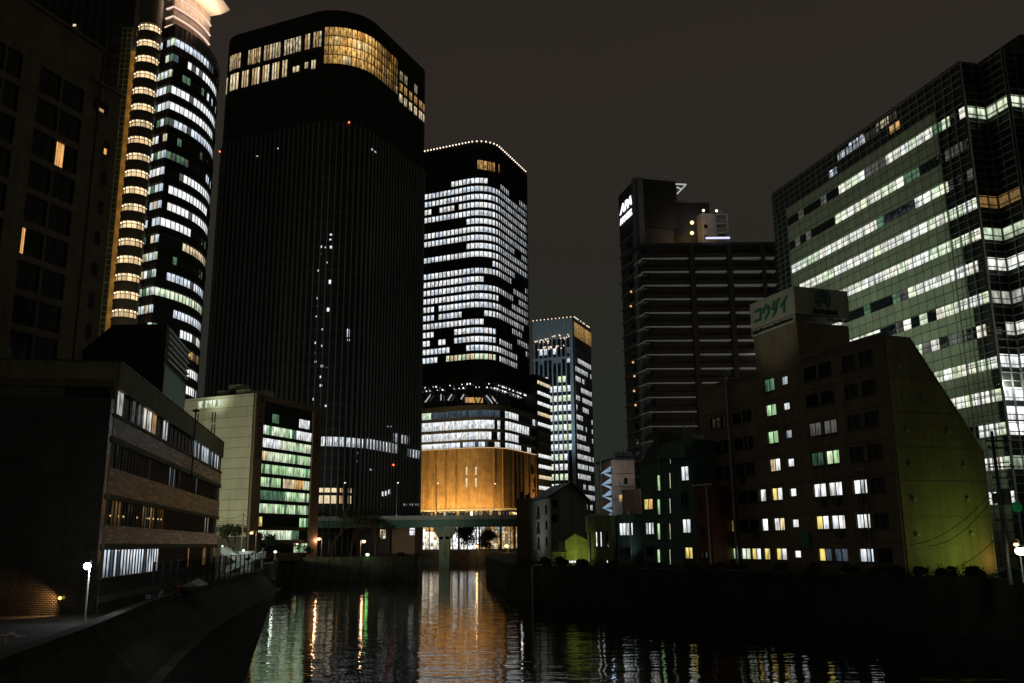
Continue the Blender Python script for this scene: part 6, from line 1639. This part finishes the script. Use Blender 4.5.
tree(262, 533, 158, 'dark tree between the orange street lamp and the green-lit windows', leaves=20, rad=.8, depth=4, group='leafy trees left of the beige block foot')
tree(467, 526, 262+35, 'round dark tree under the bridge right of the pier', leaves=60, rad=1.7, depth=4)
tree(486, 532, 262+36, 'dark tree under the bridge near its right end', leaves=60, rad=1.6, depth=4)
# shrubs along the right levee
PRt = Path([(p.x+1.2, p.y+1.0) for p in RIGHT[3:]])
def shrub(px, py_top, wpx, lab, Yo=1.5, group='dark shrubs along the right levee'):
    # stands just behind the levee wall under that photo column
    for k in range(400):
        s = PRt.len*k/400; p = PRt.at(s)
        if ppx(PRt, s, 4) >= px: break
    Y = p[1]+Yo; t_ = at_y(px, py_top, Y); wd = wpx/899*Y; h = max(t_[2]-G, .8); r = thing('shrub', lab, 'shrub', (t_[0], Y, G), group)
    mb = MB()
    for k in range(5): a = random.uniform(0, 6.28); mb.tube([(t_[0], Y, G-.1), (t_[0]+math.cos(a)*wd*.25, Y+math.sin(a)*wd*.25, G+h*.6)], .035, 0, 5)
    mb.build('stem', M['bark'], r); mb = MB()
    for k in range(7): leafball(mb, (t_[0]+random.uniform(-.3, .3)*wd, Y+random.uniform(-.3, .3)*wd, G+h*random.uniform(.25, .75)), max(min(wd*.32, h*.42), .35), 190, .13)
    leafball(mb, (t_[0], Y, G+h*.55), h*.45, 160, .13); mb.build('foliage', M['leaf'], r)
SH = [(948, 572, 27, 'largest round shrub at the foot of the green-lit side wall'), (1009, 571, 30, 'wide round shrub under the big greenish-white lamp'), (893, 567, 22, 'round shrub at the corner between brown facade and green-lit wall'), (852, 564, 20, 'round shrub below the pair of blue-lit ground-floor windows'),
      (812, 562, 20, 'round shrub below the small white ground-floor window of the brown block'), (742, 563, 20, 'round shrub at the foot of the pale flue pipe'), (716, 565, 16, 'small shrub between the red-brown house and the flue pipe'), (690, 563, 18, 'small shrub at the foot of the red-brown house'),
      (655, 562, 18, 'shrub below the dark ground-floor window of the steep-roofed green house'), (612, 562, 16, 'shrub at the right end of the olive building'), (583, 559, 15, 'round shrub at the right foot of the yellow-green shed'), (561, 556, 15, 'round shrub at the left foot of the yellow-green shed'),
      (545, 557, 12, 'small shrub below the pale side wall of the gable house'), (876, 569, 16, 'low shrub left of the corner shrub before the brown facade'), (920, 574, 16, 'low shrub before the middle of the green-lit wall'), (978, 577, 18, 'low shrub between the two biggest shrubs at right'), (780, 566, 16, 'low shrub under the yellow and white ground-floor windows')]
for a in SH: shrub(*a)
mb = MB(); s = 3; random.seed(77)
while s < PRt.len-30:
    p = PRt.at(s); hh_ = random.uniform(.25, .6)*(1+.5*math.sin(s*.7)); leafball(mb, (p[0], p[1]+random.uniform(0, .8), G+.1+hh_*.4), .5+hh_*.5, 60 if p[1] > 60 else 10, .11, .8); s += .7
o = mb.build('hedge', M['leaf']); settag(o, 'ragged dark hedge and weeds along the top of the right levee wall', 'hedge', None, 'stuff')
# white rail pipe at the levee's far end
p = at_z(531, 600, 0); q = V2(RIGHT[4]); r = thing('ladder_rail', 'thin white curved pipe running down the end of the dark levee wall', 'pipe', (q.x, q.y, 0))
mb = MB(); mb.tube([(q.x-.1, q.y-.6, -.2), (q.x-.1, q.y-.6, 3.9), (q.x+.15, q.y-.6, 4.3), (q.x+1.2, q.y-1.6, 4.35)], .06, 0, 8); mb.build('pipe', M['white'], r)
light('POINT', (q.x-1.5, q.y-4, 4.5), 9, (1, .95, .85), r, size=.1)

# ================================================================ utility pole and wires at right
ub = at_y(1008.5, 566, 63); ut = at_y(997.5, 431, 63)
r = thing('utility_pole', 'dark utility pole with crossarms and transformer right of the green-lit wall', 'utility pole', (ub[0], 63, G))
mb = MB(); mb.tube([(ub[0], 63, G-.1), (ub[0], 63, ut[2])], [.17, .11], 0, 10); mb.build('pole', M['darkgrey'], r)
for y, w_ in ((441, 1.1), (448, .9), (467, 1.2), (478, .8), (521, 1.0)):
    z = at_y(1000, y, 63)[2]; mb = MB(); mb.abox(ub[0]-w_*.5, ub[0]+w_, 62.85, 62.95, z-.05, z+.05)
    for k in range(3): mb.tube([(ub[0]-w_*.4+k*w_*.6, 62.9, z+.05), (ub[0]-w_*.4+k*w_*.6, 62.9, z+.22)], .04, 0, 6)
    mb.build('crossarm', M['darkgrey'], r)
z = at_y(1006, 505, 63)[2]; mb = MB(); mb.tube([(ub[0]+.35, 62.8, z), (ub[0]+.35, 62.8, z+1.1)], .3, 0, 12); mb.tube([(ub[0]-.4, 62.9, z+.1), (ub[0]-.4, 62.9, z+.8)], .2, 0, 10); mb.build('transformer', M['darkgrey'], r)
z = at_y(1016, 507, 62)[2]; mb = MB(); v = at_y(1016.5, 507, 62.6); mb.tube([(v[0], 62.5, v[2]), (v[0], 62.62, v[2])], .36, 0, 18)
mb.tube([(ub[0], 62.8, v[2]), (v[0], 62.64, v[2])], .03, 0, 6); mb.build('round_sign', mat('green_sign_disc', (.03, .30, .12), .5), r)
def wire(a, b, sag, lab):
    a, b = Vector(a), Vector(b); pts = [a.lerp(b, k/14)-Vector((0, 0, sag*4*(k/14)*(1-k/14))) for k in range(15)]
    mb = MB(); mb.tube(pts, .022, 0, 5, cap=False); o = mb.build('power_cable', M['wire']); settag(o, lab, 'cable', 'cables strung from the utility pole')
k1 = PK.at(KL-1.0, .4)
zz1 = at_y(1001, 478, 63)[2]
def sidept(px, py, o=.4): t_, z = on_face(px, py, (O.x, O.y, 0), bK); v = O+ek*t_+n_k*o; return (v.x, v.y, z)
n_k = -dk
wire((ub[0]-.3, 62.9, at_y(1000, 488, 63)[2]), sidept(903, 545), .9, 'upper cable sagging across the green-lit side wall')
wire((ub[0]-.3, 62.9, at_y(1000, 494, 63)[2]), sidept(925, 546), .8, 'middle cable sagging across the green-lit side wall')
wire((ub[0]-.3, 62.9, at_y(1000, 533, 63)[2]), sidept(940, 570), .5, 'lowest cable dropping towards the foot of the green-lit wall')
wire((ub[0]+.8, 62.9, at_y(1000, 441, 63)[2]), (ub[0]+26, 50, ut[2]-.5), 1.0, 'topmost cable leaving the pole towards the right edge')
wire((ub[0]+.8, 62.9, at_y(1000, 467, 63)[2]), (ub[0]+26, 50, ut[2]-2.5), 1.0, 'second cable leaving the pole towards the right edge')
wire((ub[0]+.6, 62.9, at_y(1000, 512, 63)[2]), (ub[0]+20, 48, G+4.6), .9, 'low cable running right from the transformer')
# poles of the far bank at left
v = at_y(243.5, 513, 152); r = thing('utility_pole', 'slim utility pole with a short crossarm rising behind the lit stair', 'utility pole', (v[0], 152, G))
mb = MB(); mb.tube([(v[0], 152, G), (v[0], 152, v[2])], [.14, .09], 0, 8); mb.build('pole', M['steel'], r); mb = MB(); mb.abox(v[0]-1, v[0]+1, 151.9, 152, v[2]-.7, v[2]-.6); mb.build('crossarm', M['steel'], r)
for (x0, y0, x1, y1, lab) in ((243.5, 514, 219, 516, 'cable from the slim pole to the low office block'), (243.5, 514, 262, 518, 'cable from the slim pole towards the beige block')):
    a, b = at_y(x0, y0, 152), at_y(x1, y1, 150); mb = MB(); mb.tube([Vector(a).lerp(Vector(b), k/6)-Vector((0, 0, .6*4*(k/6)*(1-k/6))) for k in range(7)], .03, 0, 4, cap=False); o = mb.build('power_cable', M['wire']); settag(o, lab, 'cable', 'cables of the slim pole')
# lifebuoy-like floats: pale buoy on the water near the right wall
v = at_z(508, 590, .08); r = thing('buoy', 'small pale float drifting near the end of the levee wall', 'buoy', v)
mb = MB(); mb.ball(v, .22, 0, 10, sz=.6); mb.build('float', M['white'], r); mb = MB(); mb.tube([v, (v[0], v[1], v[2]+.35)], .03, 0, 6); mb.build('handle', M['steel'], r)
